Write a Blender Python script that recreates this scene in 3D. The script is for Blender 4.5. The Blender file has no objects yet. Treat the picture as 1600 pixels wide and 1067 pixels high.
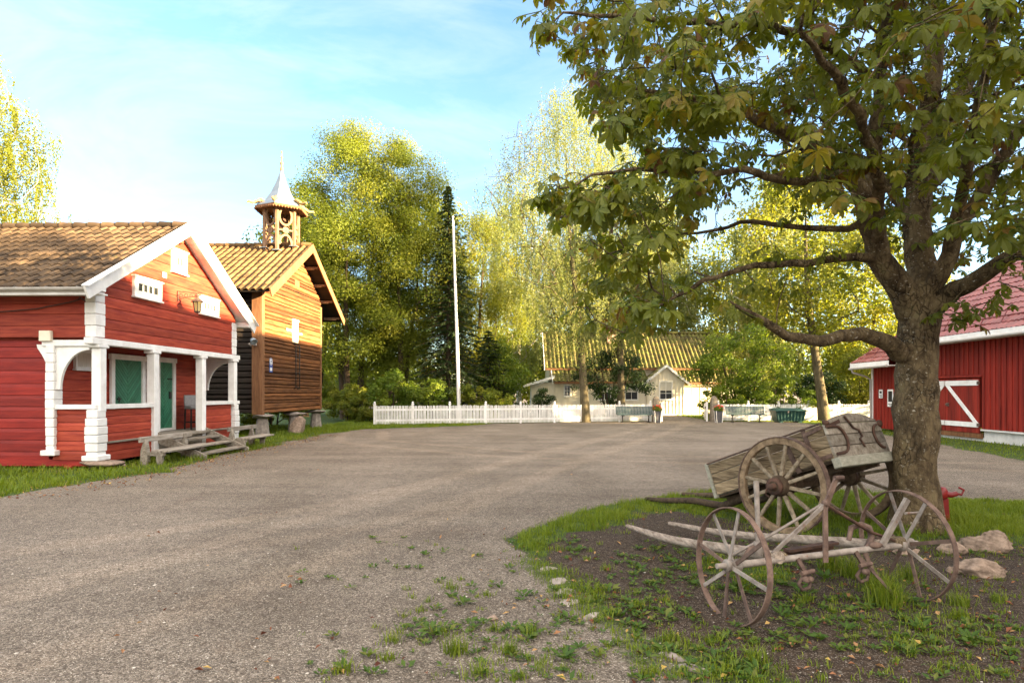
import bpy, math, random
import numpy as np
from mathutils import Vector, Matrix

random.seed(11)
RNG = np.random.default_rng(11)
SC = bpy.context.scene
COL = SC.collection
PI = math.pi

# ------------------------------------------------------------------ mesh builder
def nrm(v):
    v = np.asarray(v, float)
    return v / (np.linalg.norm(v) + 1e-12)

OFF = {}

class MB:
    """Collects shapes (numpy) and links them as one mesh object."""
    def __init__(s):
        s.V = []; s.F = []; s.n = 0; s.T = None; s.cuts = []
    def cut(s):
        """what follows is a piece (an object) of its own"""
        s.cuts.append((len(s.V), len(s.F), s.n)); return s
    def tf(s, R=None, t=(0, 0, 0)):
        s.T = None if R is None else (np.asarray(R, float), np.asarray(t, float))
        return s
    def add(s, v, f, mat=0, rnd=None, smooth=False):
        """f: int array (m,k) or list of tuples of equal or mixed length."""
        v = np.asarray(v, float).reshape(-1, 3)
        if s.T is not None:
            v = v @ s.T[0].T + s.T[1]
        groups = {}
        if isinstance(f, np.ndarray):
            groups[f.shape[1]] = (f, rnd)
        else:
            for k in set(len(q) for q in f):
                groups[k] = (np.array([q for q in f if len(q) == k], int), rnd if not isinstance(rnd, np.ndarray) else None)
        for k, (fa, r) in groups.items():
            m = len(fa)
            if r is None:
                r = np.full(m, random.random())
            elif np.isscalar(r):
                r = np.full(m, r)
            s.F.append((fa + s.n, np.full(m, mat), r, np.full(m, smooth)))
        s.V.append(v); s.n += len(v)
        return s
    # -- shapes
    def box(s, c, d, R=None, mat=0, rnd=None):
        d = np.asarray(d, float) / 2
        v = np.array([[x, y, z] for z in (-1, 1) for y in (-1, 1) for x in (-1, 1)], float) * d
        if R is not None: v = v @ np.asarray(R, float).T
        v = v + np.asarray(c, float)
        f = np.array([[0, 2, 3, 1], [4, 5, 7, 6], [0, 1, 5, 4], [2, 6, 7, 3], [0, 4, 6, 2], [1, 3, 7, 5]])
        return s.add(v, f, mat, rnd)
    def bb(s, a, b, mat=0, rnd=None):
        a = np.minimum(a, b); b2 = np.maximum(a, b)
        a0 = np.asarray(a, float); b = np.asarray(b2, float)
        return s.box((a0 + b) / 2, b - a0, None, mat, rnd)
    def beam(s, p0, p1, w, h, up=(0, 0, 1), mat=0, rnd=None, w1=None, h1=None):
        p0 = np.asarray(p0, float); p1 = np.asarray(p1, float)
        d = nrm(p1 - p0)
        sd = np.cross(d, up)
        if np.linalg.norm(sd) < 1e-5: sd = np.cross(d, (1, 0, 0))
        sd = nrm(sd); u = nrm(np.cross(sd, d))
        w1 = w if w1 is None else w1; h1 = h if h1 is None else h1
        v = []
        for p, ww, hh in ((p0, w, h), (p1, w1, h1)):
            for a, b in ((-1, -1), (1, -1), (1, 1), (-1, 1)):
                v.append(p + sd * a * ww / 2 + u * b * hh / 2)
        f = np.array([[3, 2, 1, 0], [4, 5, 6, 7], [0, 1, 5, 4], [1, 2, 6, 5], [2, 3, 7, 6], [3, 0, 4, 7]])
        return s.add(v, f, mat, rnd)
    def extr(s, poly, vec, mat=0, rnd=None):
        p = np.asarray(poly, float); n = len(p)
        v = np.vstack([p, p + np.asarray(vec, float)])
        f = [tuple(range(n))[::-1], tuple(range(n, 2 * n))]
        f += [(i, (i + 1) % n, n + (i + 1) % n, n + i) for i in range(n)]
        r = random.random() if rnd is None else rnd
        return s.add(v, f, mat, r)
    def tube(s, pts, rad, seg=8, cap=True, mat=0, rnd=None, smooth=True, wob=0.0):
        pts = np.asarray(pts, float); n = len(pts)
        rad = np.full(n, rad) if np.isscalar(rad) else np.asarray(rad, float)
        tg = np.zeros_like(pts)
        tg[1:-1] = pts[2:] - pts[:-2]; tg[0] = pts[1] - pts[0]; tg[-1] = pts[-1] - pts[-2]
        tg /= (np.linalg.norm(tg, axis=1, keepdims=True) + 1e-9)
        u = np.cross(tg[0], (0, 0, 1.0))
        if np.linalg.norm(u) < 1e-3: u = np.cross(tg[0], (1.0, 0, 0))
        u = nrm(u)
        a = np.arange(seg) * 2 * PI / seg
        V = []
        for i in range(n):
            u = nrm(u - tg[i] * np.dot(u, tg[i])); w = np.cross(tg[i], u)
            rr = rad[i] * (1 + (wob * (RNG.random(seg) - .5) if wob else 0))
            V.append(pts[i] + np.outer(np.cos(a) * rr, u) + np.outer(np.sin(a) * rr, w))
        V = np.vstack(V)
        i0 = (np.arange(n - 1)[:, None] * seg + np.arange(seg)[None, :]).ravel()
        i1 = (np.arange(n - 1)[:, None] * seg + (np.arange(seg)[None, :] + 1) % seg).ravel()
        F = np.stack([i0, i1, i1 + seg, i0 + seg], 1)
        r = random.random() if rnd is None else rnd
        s.add(V, F, mat, r, smooth)
        if cap:
            s.add(V[:seg], [tuple(range(seg))[::-1]], mat, r)
            s.add(V[-seg:], [tuple(range(seg))], mat, r)
        return s
    def lathe(s, prof, c=(0, 0, 0), ax=(0, 0, 1), seg=16, mat=0, rnd=None, smooth=True):
        ax = nrm(ax); c = np.asarray(c, float)
        u = np.cross(ax, (0, 1.0, 0.001))
        if np.linalg.norm(u) < 1e-2: u = np.cross(ax, (1.0, 0, 0))
        u = nrm(u); w = np.cross(ax, u)
        a = np.arange(seg) * 2 * PI / seg
        V = np.vstack([c + ax * z + np.outer(np.cos(a) * r, u) + np.outer(np.sin(a) * r, w) for r, z in prof])
        n = len(prof)
        i0 = (np.arange(n - 1)[:, None] * seg + np.arange(seg)[None, :]).ravel()
        i1 = (np.arange(n - 1)[:, None] * seg + (np.arange(seg)[None, :] + 1) % seg).ravel()
        r = random.random() if rnd is None else rnd
        return s.add(V, np.stack([i0, i1, i1 + seg, i0 + seg], 1), mat, r, smooth)
    def ring(s, c, ux, uz, ao, bo, ai, bi, thick, seg=32, a0=0.0, a1=2 * PI, mat=0, rnd=None):
        """flat annulus (outer ao x bo, inner ai x bi) extruded symmetrically by thick."""
        c = np.asarray(c, float); ux = np.asarray(ux, float); uz = np.asarray(uz, float)
        nn = nrm(np.cross(ux, uz)) * thick / 2
        full = abs(a1 - a0 - 2 * PI) < 1e-6
        m = seg if full else seg + 1
        a = a0 + (a1 - a0) * np.arange(m) / seg
        O = c + np.outer(np.cos(a) * ao, ux) + np.outer(np.sin(a) * bo, uz)
        I = c + np.outer(np.cos(a) * ai, ux) + np.outer(np.sin(a) * bi, uz)
        V = np.vstack([O - nn, O + nn, I - nn, I + nn])
        i = np.arange(seg); j = (i + 1) % m
        F = np.vstack([np.stack([i, j, j + m, i + m], 1),
                       np.stack([i + 3 * m, j + 3 * m, j + 2 * m, i + 2 * m], 1),
                       np.stack([i + m, j + m, j + 3 * m, i + 3 * m], 1),
                       np.stack([i + 2 * m, j + 2 * m, j, i], 1)])
        r = random.random() if rnd is None else rnd
        s.add(V, F, mat, r)
        if not full:
            s.add(V, [(0, m, 3 * m, 2 * m), (m - 1, 3 * m - 1, 4 * m - 1, 2 * m - 1)], mat, r)
        return s
    def rock(s, c, size, seed, seg=18, ncut=16, mat=0, R=None, rough=.05):
        rg = np.random.default_rng(seed)
        N = rg.normal(size=(ncut, 3)); N /= np.linalg.norm(N, axis=1, keepdims=True)
        D = (.62 + .38 * rg.random(ncut)) if ncut < 25 else (.66 + .20 * rg.random(ncut))
        th = np.linspace(0, PI, seg); ph = np.arange(2 * seg) * PI / seg
        T, P = np.meshgrid(th, ph, indexing='ij')
        d = np.stack([np.sin(T) * np.cos(P), np.sin(T) * np.sin(P), np.cos(T)], -1).reshape(-1, 3)
        dots = d @ N.T
        r = np.min(np.where(dots > .05, D / np.maximum(dots, .05), 9), axis=1)
        r = np.minimum(r, 1.1)
        ns = (vnoise3(d * 2.6 + seed) - .5) + .5 * (vnoise3(d * 6 + seed) - .5) + .3 * (vnoise3(d * 14 + seed) - .5)
        r = r * (1 + rough * 2 * ns)
        v = d * r[:, None] * np.asarray(size) / 2
        if R is not None: v = v @ np.asarray(R).T
        v = v + np.asarray(c, float)
        m = 2 * seg
        i = (np.arange(seg - 1)[:, None] * m + np.arange(m)[None]).ravel()
        j = (np.arange(seg - 1)[:, None] * m + (np.arange(m)[None] + 1) % m).ravel()
        return s.add(v, np.stack([i, i + m, j + m, j], 1), mat, rg.random(), True)
    # -- output
    def build(s, name, mats, parent=None, bevel=0, autosmooth=False):
        if s.cuts:
            b = [(0, 0, 0)] + s.cuts + [(len(s.V), len(s.F), s.n)]; first = None
            for (v0, f0, n0), (v1, f1, n1) in zip(b[:-1], b[1:]):
                if v1 == v0: continue
                m = MB(); m.V = s.V[v0:v1]; m.n = n1 - n0
                m.F = [(f - n0, a, r, q) for f, a, r, q in s.F[f0:f1]]
                o = m.build(name, mats, parent, bevel); first = first or o
            return first
        me = bpy.data.meshes.new(name)
        V = np.vstack(s.V) if s.V else np.zeros((0, 3))
        off = OFF.get(parent.name, np.zeros(3)) if parent is not None else np.zeros(3)
        V = V - off
        fs = s.F
        tot = np.concatenate([np.full(len(f[0]), f[0].shape[1]) for f in fs])
        loops = np.concatenate([f[0].ravel() for f in fs])
        me.vertices.add(len(V)); me.vertices.foreach_set('co', V.astype(np.float32).ravel())
        me.loops.add(len(loops)); me.loops.foreach_set('vertex_index', loops.astype(np.int32))
        me.polygons.add(len(tot))
        st = np.zeros(len(tot), np.int32); st[1:] = np.cumsum(tot)[:-1]
        me.polygons.foreach_set('loop_start', st)
        me.polygons.foreach_set('loop_total', tot.astype(np.int32))
        me.polygons.foreach_set('material_index', np.concatenate([f[1] for f in fs]).astype(np.int32))
        me.polygons.foreach_set('use_smooth', np.concatenate([f[3] for f in fs]).astype(bool))
        at = me.attributes.new('rnd', 'FLOAT', 'FACE')
        at.data.foreach_set('value', np.concatenate([f[2] for f in fs]).astype(np.float32))
        if not isinstance(mats, (list, tuple)): mats = [mats]
        for m in mats: me.materials.append(m)
        me.update(calc_edges=True)
        me.validate()
        o = bpy.data.objects.new(name, me); COL.objects.link(o)
        if parent is not None:
            o.parent = parent
            OFF[o.name] = off
        if bevel:
            b = o.modifiers.new('edge', 'BEVEL'); b.width = bevel; b.segments = 1; b.limit_method = 'ANGLE'; b.angle_limit = math.radians(50)
        return o

def tag(o, label=None, cat=None, group=None, kind=None):
    if label: o['label'] = label
    if cat: o['category'] = cat
    if group: o['group'] = group
    if kind: o['kind'] = kind
    return o

def thing(name, label, cat, loc=(0, 0, 0), rz=0.0, group=None, world=True):
    """Empty at a thing's base. world=True: parts are given in world coordinates (no rotation)."""
    o = bpy.data.objects.new(name, None); COL.objects.link(o)
    o.empty_display_size = .2
    o.location = loc; o.rotation_euler = (0, 0, rz)
    OFF[o.name] = np.asarray(loc, float) if world else np.zeros(3)
    return tag(o, label, cat, group)

def copy_tree(o, parent=None):
    c = o.copy(); COL.objects.link(c)
    if parent is not None: c.parent = parent
    for ch in list(o.children): copy_tree(ch, c)
    return c

# ------------------------------------------------------------------ noise in numpy
def _hash(ix, iy, iz, seed):
    n = (ix.astype(np.int64) * 374761393 + iy.astype(np.int64) * 668265263 + iz.astype(np.int64) * 2147483647 + seed * 974634777)
    n = (n ^ (n >> 13)) * 1274126177
    n = n ^ (n >> 16)
    return (n & 0xFFFFFF) / float(0xFFFFFF)
def vnoise3(p, seed=0):
    p = np.asarray(p, float)
    i = np.floor(p).astype(np.int64); f = p - i; f = f * f * (3 - 2 * f)
    r = 0
    for dx in (0, 1):
        for dy in (0, 1):
            for dz in (0, 1):
                w = (f[:, 0] if dx else 1 - f[:, 0]) * (f[:, 1] if dy else 1 - f[:, 1]) * (f[:, 2] if dz else 1 - f[:, 2])
                r = r + w * _hash(i[:, 0] + dx, i[:, 1] + dy, i[:, 2] + dz, seed)
    return r
def vn2(x, y, sc, seed=0):
    x = np.asarray(x, float); y = np.asarray(y, float)
    p = np.stack([x.ravel() * sc, y.ravel() * sc, np.zeros(x.size) + .5], 1)
    return vnoise3(p, seed).reshape(x.shape)

def sdf_poly(px, py, poly):
    """signed distance, positive inside"""
    poly = np.asarray(poly, float); n = len(poly)
    d = np.full(np.shape(px), 1e9); ins = np.zeros(np.shape(px), bool)
    for i in range(n):
        a = poly[i]; b = poly[(i + 1) % n]
        e = b - a; wx = px - a[0]; wy = py - a[1]
        t = np.clip((wx * e[0] + wy * e[1]) / (e @ e), 0, 1)
        d = np.minimum(d, (wx - t * e[0]) ** 2 + (wy - t * e[1]) ** 2)
        c = ((a[1] <= py) & (b[1] > py)) | ((b[1] <= py) & (a[1] > py))
        den = e[1] if abs(e[1]) > 1e-9 else 1e-9
        ins ^= c & (px < a[0] + (py - a[1]) / den * e[0])
    d = np.sqrt(d)
    return np.where(ins, d, -d)
def dist_line(px, py, pts):
    pts = np.asarray(pts, float); d = np.full(np.shape(px), 1e9)
    for a, b in zip(pts[:-1], pts[1:]):
        e = b - a; wx = px - a[0]; wy = py - a[1]
        t = np.clip((wx * e[0] + wy * e[1]) / (e @ e), 0, 1)
        d = np.minimum(d, (wx - t * e[0]) ** 2 + (wy - t * e[1]) ** 2)
    return np.sqrt(d)
def sst(a, b, x):
    t = np.clip((x - a) / (b - a), 0, 1); return t * t * (3 - 2 * t)

# photo measurements -> points in the place (photo pixel at a known distance)
FPX, HOR, CAMH = 1000.0, 613.0, 1.6
def P(px, py, d):
    return np.array([(px - 800) / FPX * d, d, CAMH + (HOR - py) / FPX * d])

# ------------------------------------------------------------------ materials
class NT:
    def __init__(s, name):
        s.m = bpy.data.materials.new(name); s.m.use_nodes = True
        s.t = s.m.node_tree; s.t.nodes.clear()
        s.out = s.t.nodes.new('ShaderNodeOutputMaterial')
    def n(s, typ, **kw):
        nd = s.t.nodes.new(typ)
        for k, v in kw.items():
            if k.startswith('i_'):
                key = k[2:]
                key = int(key) if key.isdigit() else key.replace('_', ' ')
                nd.inputs[key].default_value = v
            else: setattr(nd, k, v)
        return nd
    def l(s, a, b): s.t.links.new(a, b)
    def obj(s, scale=(1, 1, 1)):
        tc = s.n('ShaderNodeTexCoord'); mp = s.n('ShaderNodeMapping'); mp.inputs['Scale'].default_value = scale
        s.l(tc.outputs['Object'], mp.inputs['Vector']); return mp.outputs['Vector']
    def noise(s, vec, scale, detail=4, rough=.6):
        nd = s.n('ShaderNodeTexNoise'); nd.inputs['Scale'].default_value = scale
        nd.inputs['Detail'].default_value = detail; nd.inputs['Roughness'].default_value = rough
        s.l(vec, nd.inputs['Vector']); return nd.outputs['Fac']
    def ramp(s, fac, stops, interp='LINEAR'):
        r = s.n('ShaderNodeValToRGB'); e = r.color_ramp.elements; r.color_ramp.interpolation = interp
        while len(e) < len(stops): e.new(.5)
        for k, (p, c) in enumerate(stops):
            e[k].position = p; e[k].color = (c[0], c[1], c[2], 1) if not np.isscalar(c) else (c, c, c, 1)
        s.l(fac, r.inputs['Fac']); return r.outputs['Color']
    def mix(s, fac, a, b, mode='MIX'):
        m = s.n('ShaderNodeMix', data_type='RGBA', blend_type=mode)
        for sock, val in ((m.inputs['Factor'], fac), (m.inputs['A'], a), (m.inputs['B'], b)):
            if hasattr(val, 'is_linked') or hasattr(val, 'links'): s.l(val, sock)
            elif np.isscalar(val): sock.default_value = val if sock.name == 'Factor' else (val, val, val, 1)
            else: sock.default_value = (*val, 1) if len(val) == 3 else val
        return m.outputs['Result']
    def math(s, op, a, b=None, clamp=False):
        m = s.n('ShaderNodeMath', operation=op, use_clamp=clamp)
        for i, v in enumerate((a, b)):
            if v is None: continue
            if np.isscalar(v): m.inputs[i].default_value = v
            else: s.l(v, m.inputs[i])
        return m.outputs[0]
    def rnd(s, name='rnd'):
        a = s.n('ShaderNodeAttribute', attribute_name=name); return a.outputs['Fac']
    def bump(s, h, strength=.3, dist=.01):
        b = s.n('ShaderNodeBump'); b.inputs['Strength'].default_value = strength; b.inputs['Distance'].default_value = dist
        s.l(h, b.inputs['Height']); return b.outputs['Normal']
    def pbr(s, col, rough=.8, normal=None, metal=0.0, spec=.4):
        p = s.n('ShaderNodeBsdfPrincipled')
        if np.isscalar(col) or isinstance(col, tuple): p.inputs['Base Color'].default_value = (*col, 1)
        else: s.l(col, p.inputs['Base Color'])
        if np.isscalar(rough): p.inputs['Roughness'].default_value = rough
        else: s.l(rough, p.inputs['Roughness'])
        p.inputs['Metallic'].default_value = metal
        p.inputs['Specular IOR Level'].default_value = spec
        if normal is not None: s.l(normal, p.inputs['Normal'])
        s.l(p.outputs[0], s.out.inputs['Surface'])
        return s.m

def hsvar(t, col, amount, fac):
    """brighten / darken a colour by the per-face random value"""
    v = t.math('MULTIPLY_ADD', fac, 2 * amount); v.node.inputs[2].default_value = 1 - amount
    return t.mix(1.0, col, t.n_comb(v), 'MULTIPLY')
def _comb(s, v):
    c = s.n('ShaderNodeCombineColor')
    for k in range(3): s.l(v, c.inputs[k])
    return c.outputs[0]
NT.n_comb = _comb

def surf(name, a, b, scale=6, stretch=(1, 1, 1), rough=.75, bump=.3, bd=.006, var=.12, spec=.35, fleck=None, metal=0.0, streak=None):
    """two-tone worn surface: noise between colours a and b, per-face variation, fine bump."""
    t = NT(name)
    v = t.obj(stretch)
    n1 = t.noise(v, scale, 6, .65)
    c = t.ramp(n1, [(.32, a), (.68, b)])
    if fleck:
        fc, amt, fs = fleck
        n2 = t.noise(t.obj((1, 1, 1)), fs, 8, .75)
        m = t.ramp(n2, [(1 - amt - .06, 0.0), (1 - amt + .06, 1.0)])
        c = t.mix(m, c, fc)
    c = hsvar(t, c, var, t.rnd())
    n3 = t.noise(v, scale * 5, 5, .7)
    return t.pbr(c, rough, t.bump(n3, bump, bd) if bump else None, metal, spec)

def leafmat(name, stops, trans=.45, rough=.5, var=True, spec=.25):
    t = NT(name)
    c = t.ramp(t.rnd(), stops)
    d = t.n('ShaderNodeBsdfPrincipled'); d.inputs['Roughness'].default_value = rough
    d.inputs['Specular IOR Level'].default_value = spec
    t.l(c, d.inputs['Base Color'])
    tr = t.n('ShaderNodeBsdfTranslucent')
    c2 = t.mix(1.0, c, (1.25, 1.2, .55), 'MULTIPLY')
    t.l(c2, tr.inputs['Color'])
    mx = t.n('ShaderNodeMixShader'); mx.inputs[0].default_value = trans
    t.l(d.outputs[0], mx.inputs[1]); t.l(tr.outputs[0], mx.inputs[2]); t.l(mx.outputs[0], t.out.inputs['Surface'])
    return t.m
# ------------------------------------------------------------------ palette
MAT = {}
MAT['red'] = surf('red_paint', (.19, .018, .010), (.36, .058, .026), 3.4, (.5, .5, 5), .68, .35, .006, .24, .3, ((.42, .21, .16), .10, 6))
MAT['red_deep'] = surf('red_paint_deep', (.14, .006, .004), (.26, .018, .010), 3.4, (.5, .5, 5), .62, .32, .006, .2, .3, ((.34, .11, .08), .07, 6))
MAT['red_barn'] = surf('red_barn_paint', (.12, .008, .004), (.26, .022, .012), 2.6, (4, 4, .3), .72, .35, .006, .26, .3, ((.30, .09, .06), .08, 5))
MAT['white'] = surf('white_paint', (.62, .60, .56), (.80, .79, .76), 3, (1, 1, 1), .6, .25, .004, .07, .3, ((.40, .36, .30), .09, 9))
MAT['cream'] = surf('cream_paint', (.62, .55, .42), (.76, .69, .55), 2, (1, 1, .4), .6, .15, .004, .05, .3)
MAT['green_door'] = surf('green_paint', (.026, .135, .072), (.042, .185, .105), 4, (1, 1, 1), .5, .1, .003, .2, .4)
MAT['green_bench'] = surf('bench_green', (.040, .070, .068), (.060, .095, .092), 5, (1, 1, 1), .5, .1, .003, .15, .4)
MAT['green_bin'] = surf('bin_green', (.006, .035, .030), (.012, .052, .045), 5, (1, 1, 1), .45, .1, .003, .1, .4)
MAT['glass'] = NT('window_glass').pbr((.035, .04, .045), .08, None, 0, .6)
MAT['curtain'] = surf('curtain', (.45, .42, .36), (.6, .57, .5), 8, (4, 4, .5), .8, .2)
MAT['greywood'] = surf('grey_weathered_wood', (.13, .105, .075), (.33, .29, .235), 3.5, (5, .8, 5), .85, .5, .008, .22, .2, ((.10, .11, .05), .14, 5))
MAT['greywood_y'] = surf('grey_weathered_plank', (.15, .125, .095), (.36, .32, .27), 3.5, (5, .6, 6), .85, .5, .008, .2, .2, ((.10, .10, .05), .10, 5))
MAT['cartwood'] = surf('cart_plank_wood', (.060, .040, .022), (.32, .24, .145), 4.0, (15, 1.1, 15), .85, .6, .008, .3, .2, ((.13, .12, .05), .16, 5))
MAT['cartdark'] = surf('cart_dark_wood', (.030, .020, .013), (.10, .068, .042), 4.0, (4, 4, 4), .85, .5, .006, .25, .2)
MAT['wheelwood'] = surf('wheel_wood', (.070, .046, .027), (.235, .165, .100), 7.0, (2, 2, 2), .85, .6, .008, .3, .2, ((.36, .29, .21), .10, 16))
MAT['spokewood'] = surf('spoke_wood', (.12, .088, .055), (.33, .265, .185), 8.0, (2, 2, 2), .85, .6, .006, .25, .2)
MAT['silwood'] = surf('greenish_grey_wood', (.20, .19, .145), (.34, .325, .26), 6.0, (2, 6, 6), .85, .5, .006, .1, .2, ((.12, .11, .07), .15, 10))
MAT['palewood'] = surf('pale_pole_wood', (.11, .082, .060), (.34, .275, .22), 5.0, (7, 1, 7), .85, .6, .006, .2, .2, ((.07, .045, .03), .2, 9))
MAT['palemetal'] = surf('faded_metal', (.125, .098, .080), (.32, .275, .235), 12.0, (1, 1, 1), .65, .5, .004, .15, .3, ((.16, .07, .04), .36, 10))
MAT['rust'] = surf('rusty_iron', (.060, .037, .029), (.165, .108, .082), 14.0, (1, 1, 1), .8, .7, .004, .2, .25, ((.30, .23, .18), .20, 16))
MAT['rustdark'] = surf('dark_rusty_iron', (.030, .018, .013), (.105, .052, .033), 12.0, (1, 1, 1), .75, .6, .004, .2, .3)
MAT['iron'] = surf('black_iron', (.012, .011, .010), (.03, .027, .024), 10, (1, 1, 1), .6, .2)
MAT['stone'] = surf('granite', (.16, .132, .112), (.34, .29, .25), 9, (1, 1, 1), .9, .7, .012, .15, .2, ((.10, .09, .07), .22, 18))
MAT['rock'] = surf('field_stone', (.14, .098, .072), (.38, .28, .21), 13, (1, 1, 1), .9, .8, .015, .15, .2, ((.085, .070, .048), .36, 30))
MAT['mossrock'] = surf('gate_granite', (.12, .10, .075), (.24, .205, .16), 9, (1, 1, 1), .9, .7, .012, .1, .2, ((.09, .09, .04), .3, 12))
MAT['storewood'] = surf('tarred_log', (.058, .020, .007), (.245, .100, .034), 2.6, (6, .5, 7), .8, .8, .014, .55, .25, ((.30, .20, .12), .10, 4))
MAT['storedark'] = surf('shaded_tarred_log', (.010, .007, .005), (.028, .019, .013), 2.2, (.5, 9, 9), .8, .5, .01, .3, .25)  # near-black tone paints shade into the side wall logs
MAT['storeboard'] = surf('brown_board', (.11, .046, .020), (.23, .112, .050), 3, (6, 6, .6), .8, .5, .006, .15, .25)
MAT['towerwood'] = surf('tower_carved_wood', (.105, .058, .032), (.215, .128, .074), 5, (3, 3, 1), .75, .4, .005, .18, .3)
MAT['towergold'] = surf('tower_carving', (.20, .125, .045), (.34, .235, .09), 8, (1, 1, 1), .7, .4, .005, .2, .3)
MAT['zinc'] = surf('zinc_sheet', (.15, .19, .225), (.22, .265, .30), 3, (1, 1, 1), .4, .1, .003, .12, .5, None, .3)
MAT['gutter'] = surf('gutter_metal', (.30, .28, .25), (.42, .39, .35), 4, (1, 1, 1), .45, .1, .003, .1, .5)
MAT['void_shade'] = surf('painted_shade', (.012, .010, .008), (.022, .018, .014), 5)  # near-black, stands in for shade below the floor
MAT['tile'] = surf('mossy_brown_tile', (.034, .022, .013), (.092, .060, .034), 1.6, (1, 1, 1), .85, .6, .01, .5, .2, ((.085, .072, .018), .32, 2.6))
MAT['tile_gold'] = surf('mossy_yellow_tile', (.064, .036, .016), (.145, .088, .036), 1.6, (1, 1, 1), .85, .6, .01, .38, .2, ((.155, .120, .022), .32, 2.8))
MAT['tile_moss'] = surf('heavily_mossed_tile', (.040, .033, .013), (.098, .080, .026), 2.2, (1, 1, 1), .9, .6, .01, .40, .2, ((.088, .092, .018), .48, 3.0))
MAT['barnroof'] = surf('red_sheet_roof', (.12, .024, .021), (.21, .048, .042), 2, (1, 1, 1), .38, .1, .003, .1, .5)
MAT['pole'] = surf('pole_white', (.60, .585, .56), (.72, .70, .67), 4, (1, 1, .3), .5)
MAT['redpump'] = surf('pump_red', (.13, .006, .006), (.24, .014, .013), 9, (1, 1, 1), .45, .2, .003, .1, .45, ((.20, .06, .02), .12, 14))
MAT['pot'] = surf('pot_grey', (.045, .045, .052), (.075, .075, .082), 8, (1, 1, 1), .7)
MAT['chairgrey'] = surf('chair_cloth', (.20, .19, .185), (.28, .27, .26), 30, (1, 1, 1), .9, .3)
MAT['chairleg'] = surf('chair_leg_dark', (.012, .009, .008), (.022, .017, .014), 10)
MAT['lampglass'] = surf('lantern_glass', (.55, .42, .16), (.72, .56, .24), 6, (1, 1, 1), .25, 0, 0, .1, .5)
MAT['blue'] = surf('sign_blue', (.03, .06, .22), (.04, .08, .28), 6, (1, 1, 1), .5)
MAT['paper'] = surf('notice_paper', (.68, .68, .66), (.78, .78, .75), 6, (1, 1, 1), .7)
MAT['flower_red'] = surf('petal_red', (.45, .035, .02), (.62, .07, .03), 9, (1, 1, 1), .6, 0)
def barkmat(name, a, b, fleck, amt, fs, zs=.35):
    return surf(name, a, b, 5, (1.6, 1.6, zs), .92, 1.0, .03, .1, .15, (fleck, amt, fs))
def chestnut_bark():
    t = NT('chestnut_bark')
    v = t.obj((1, 1, .55)); vf = t.obj((1, 1, 1))
    c = t.ramp(t.noise(v, 7, 7, .7), [(.30, (.024, .016, .009)), (.46, (.085, .060, .033)), (.60, (.160, .118, .064)), (.78, (.135, .120, .058))])
    vo = t.n('ShaderNodeTexVoronoi', feature='DISTANCE_TO_EDGE'); vo.inputs['Scale'].default_value = 15
    nd = t.n('ShaderNodeTexNoise'); nd.inputs['Scale'].default_value = 9; t.l(v, nd.inputs['Vector'])
    ad = t.n('ShaderNodeVectorMath', operation='MULTIPLY_ADD'); t.l(nd.outputs['Color'], ad.inputs[0]); ad.inputs[1].default_value = (.16, .16, .16); t.l(v, ad.inputs[2]); t.l(ad.outputs[0], vo.inputs['Vector'])
    cr = t.ramp(vo.outputs['Distance'], [(.0, .16), (.12, 1.0)])
    patch = t.ramp(t.noise(vf, 2.2, 4, .6), [(.45, 0.0), (.62, 1.0)])
    c = t.mix(patch, c, t.mix(1.0, c, cr, 'MULTIPLY'))
    fl = t.ramp(t.noise(t.obj((1, 1, 1.8)), 24, 6, .62), [(.60, 0.0), (.66, 1.0)])
    fz = t.ramp(t.noise(vf, 3.5, 3, .5), [(.38, 0.0), (.62, .85)])
    c = t.mix(t.math('MULTIPLY', fl, fz), c, (.44, .40, .32))
    h = t.math('ADD', t.math('MULTIPLY', t.noise(v, 30, 6, .7), .6), t.math('MULTIPLY', cr, .5))
    return t.pbr(c, .92, t.bump(h, .9, .02), 0, .15)
MAT['bark'] = chestnut_bark()
MAT['bark_dark'] = barkmat('dark_bark', (.030, .021, .014), (.090, .066, .044), (.16, .14, .10), .15, 6)
MAT['bark_birch'] = barkmat('birch_bark', (.22, .19, .15), (.52, .48, .42), (.05, .045, .035), .30, 5, 1.2)
MAT['bark_moss'] = barkmat('mossy_bark', (.045, .038, .020), (.14, .115, .068), (.24, .22, .16), .18, 6)
MAT['leaf_chest'] = leafmat('chestnut_leaf', [(0, (.11, .050, .020)), (.05, (.17, .095, .030)), (.075, (.21, .15, .018)), (.20, (.23, .21, .022)), (.34, (.165, .180, .016)), (.7, (.105, .132, .012)), (1, (.19, .205, .03))], .55, .45, spec=.35)
MAT['leaf_aspen'] = leafmat('aspen_leaf', [(0, (.110, .150, .018)), (.5, (.150, .185, .020)), (1, (.21, .215, .024))], .58)
MAT['leaf_birch'] = leafmat('birch_leaf', [(0, (.115, .160, .055)), (.45, (.175, .205, .075)), (1, (.255, .255, .10))], .55)
MAT['leaf_yellow'] = leafmat('yellow_leaf', [(0, (.115, .150, .018)), (.5, (.16, .180, .022)), (1, (.23, .215, .028))], .58)
MAT['leaf_dark'] = leafmat('dark_leaf', [(0, (.016, .036, .010)), (.6, (.030, .060, .014)), (1, (.060, .090, .018))], .3)
MAT['leaf_shrub'] = leafmat('shrub_leaf', [(0, (.065, .115, .012)), (.5, (.110, .165, .016)), (1, (.165, .205, .022))], .5)
MAT['needle'] = leafmat('spruce_needle', [(0, (.018, .036, .012)), (.6, (.038, .062, .016)), (1, (.08, .10, .02))], .25)
MAT['grass'] = leafmat('grass_blade', [(0, (.075, .120, .010)), (.5, (.140, .195, .014)), (.88, (.21, .245, .022)), (.95, (.28, .22, .085)), (1, (.30, .22, .10))], .42, .5)
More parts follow.
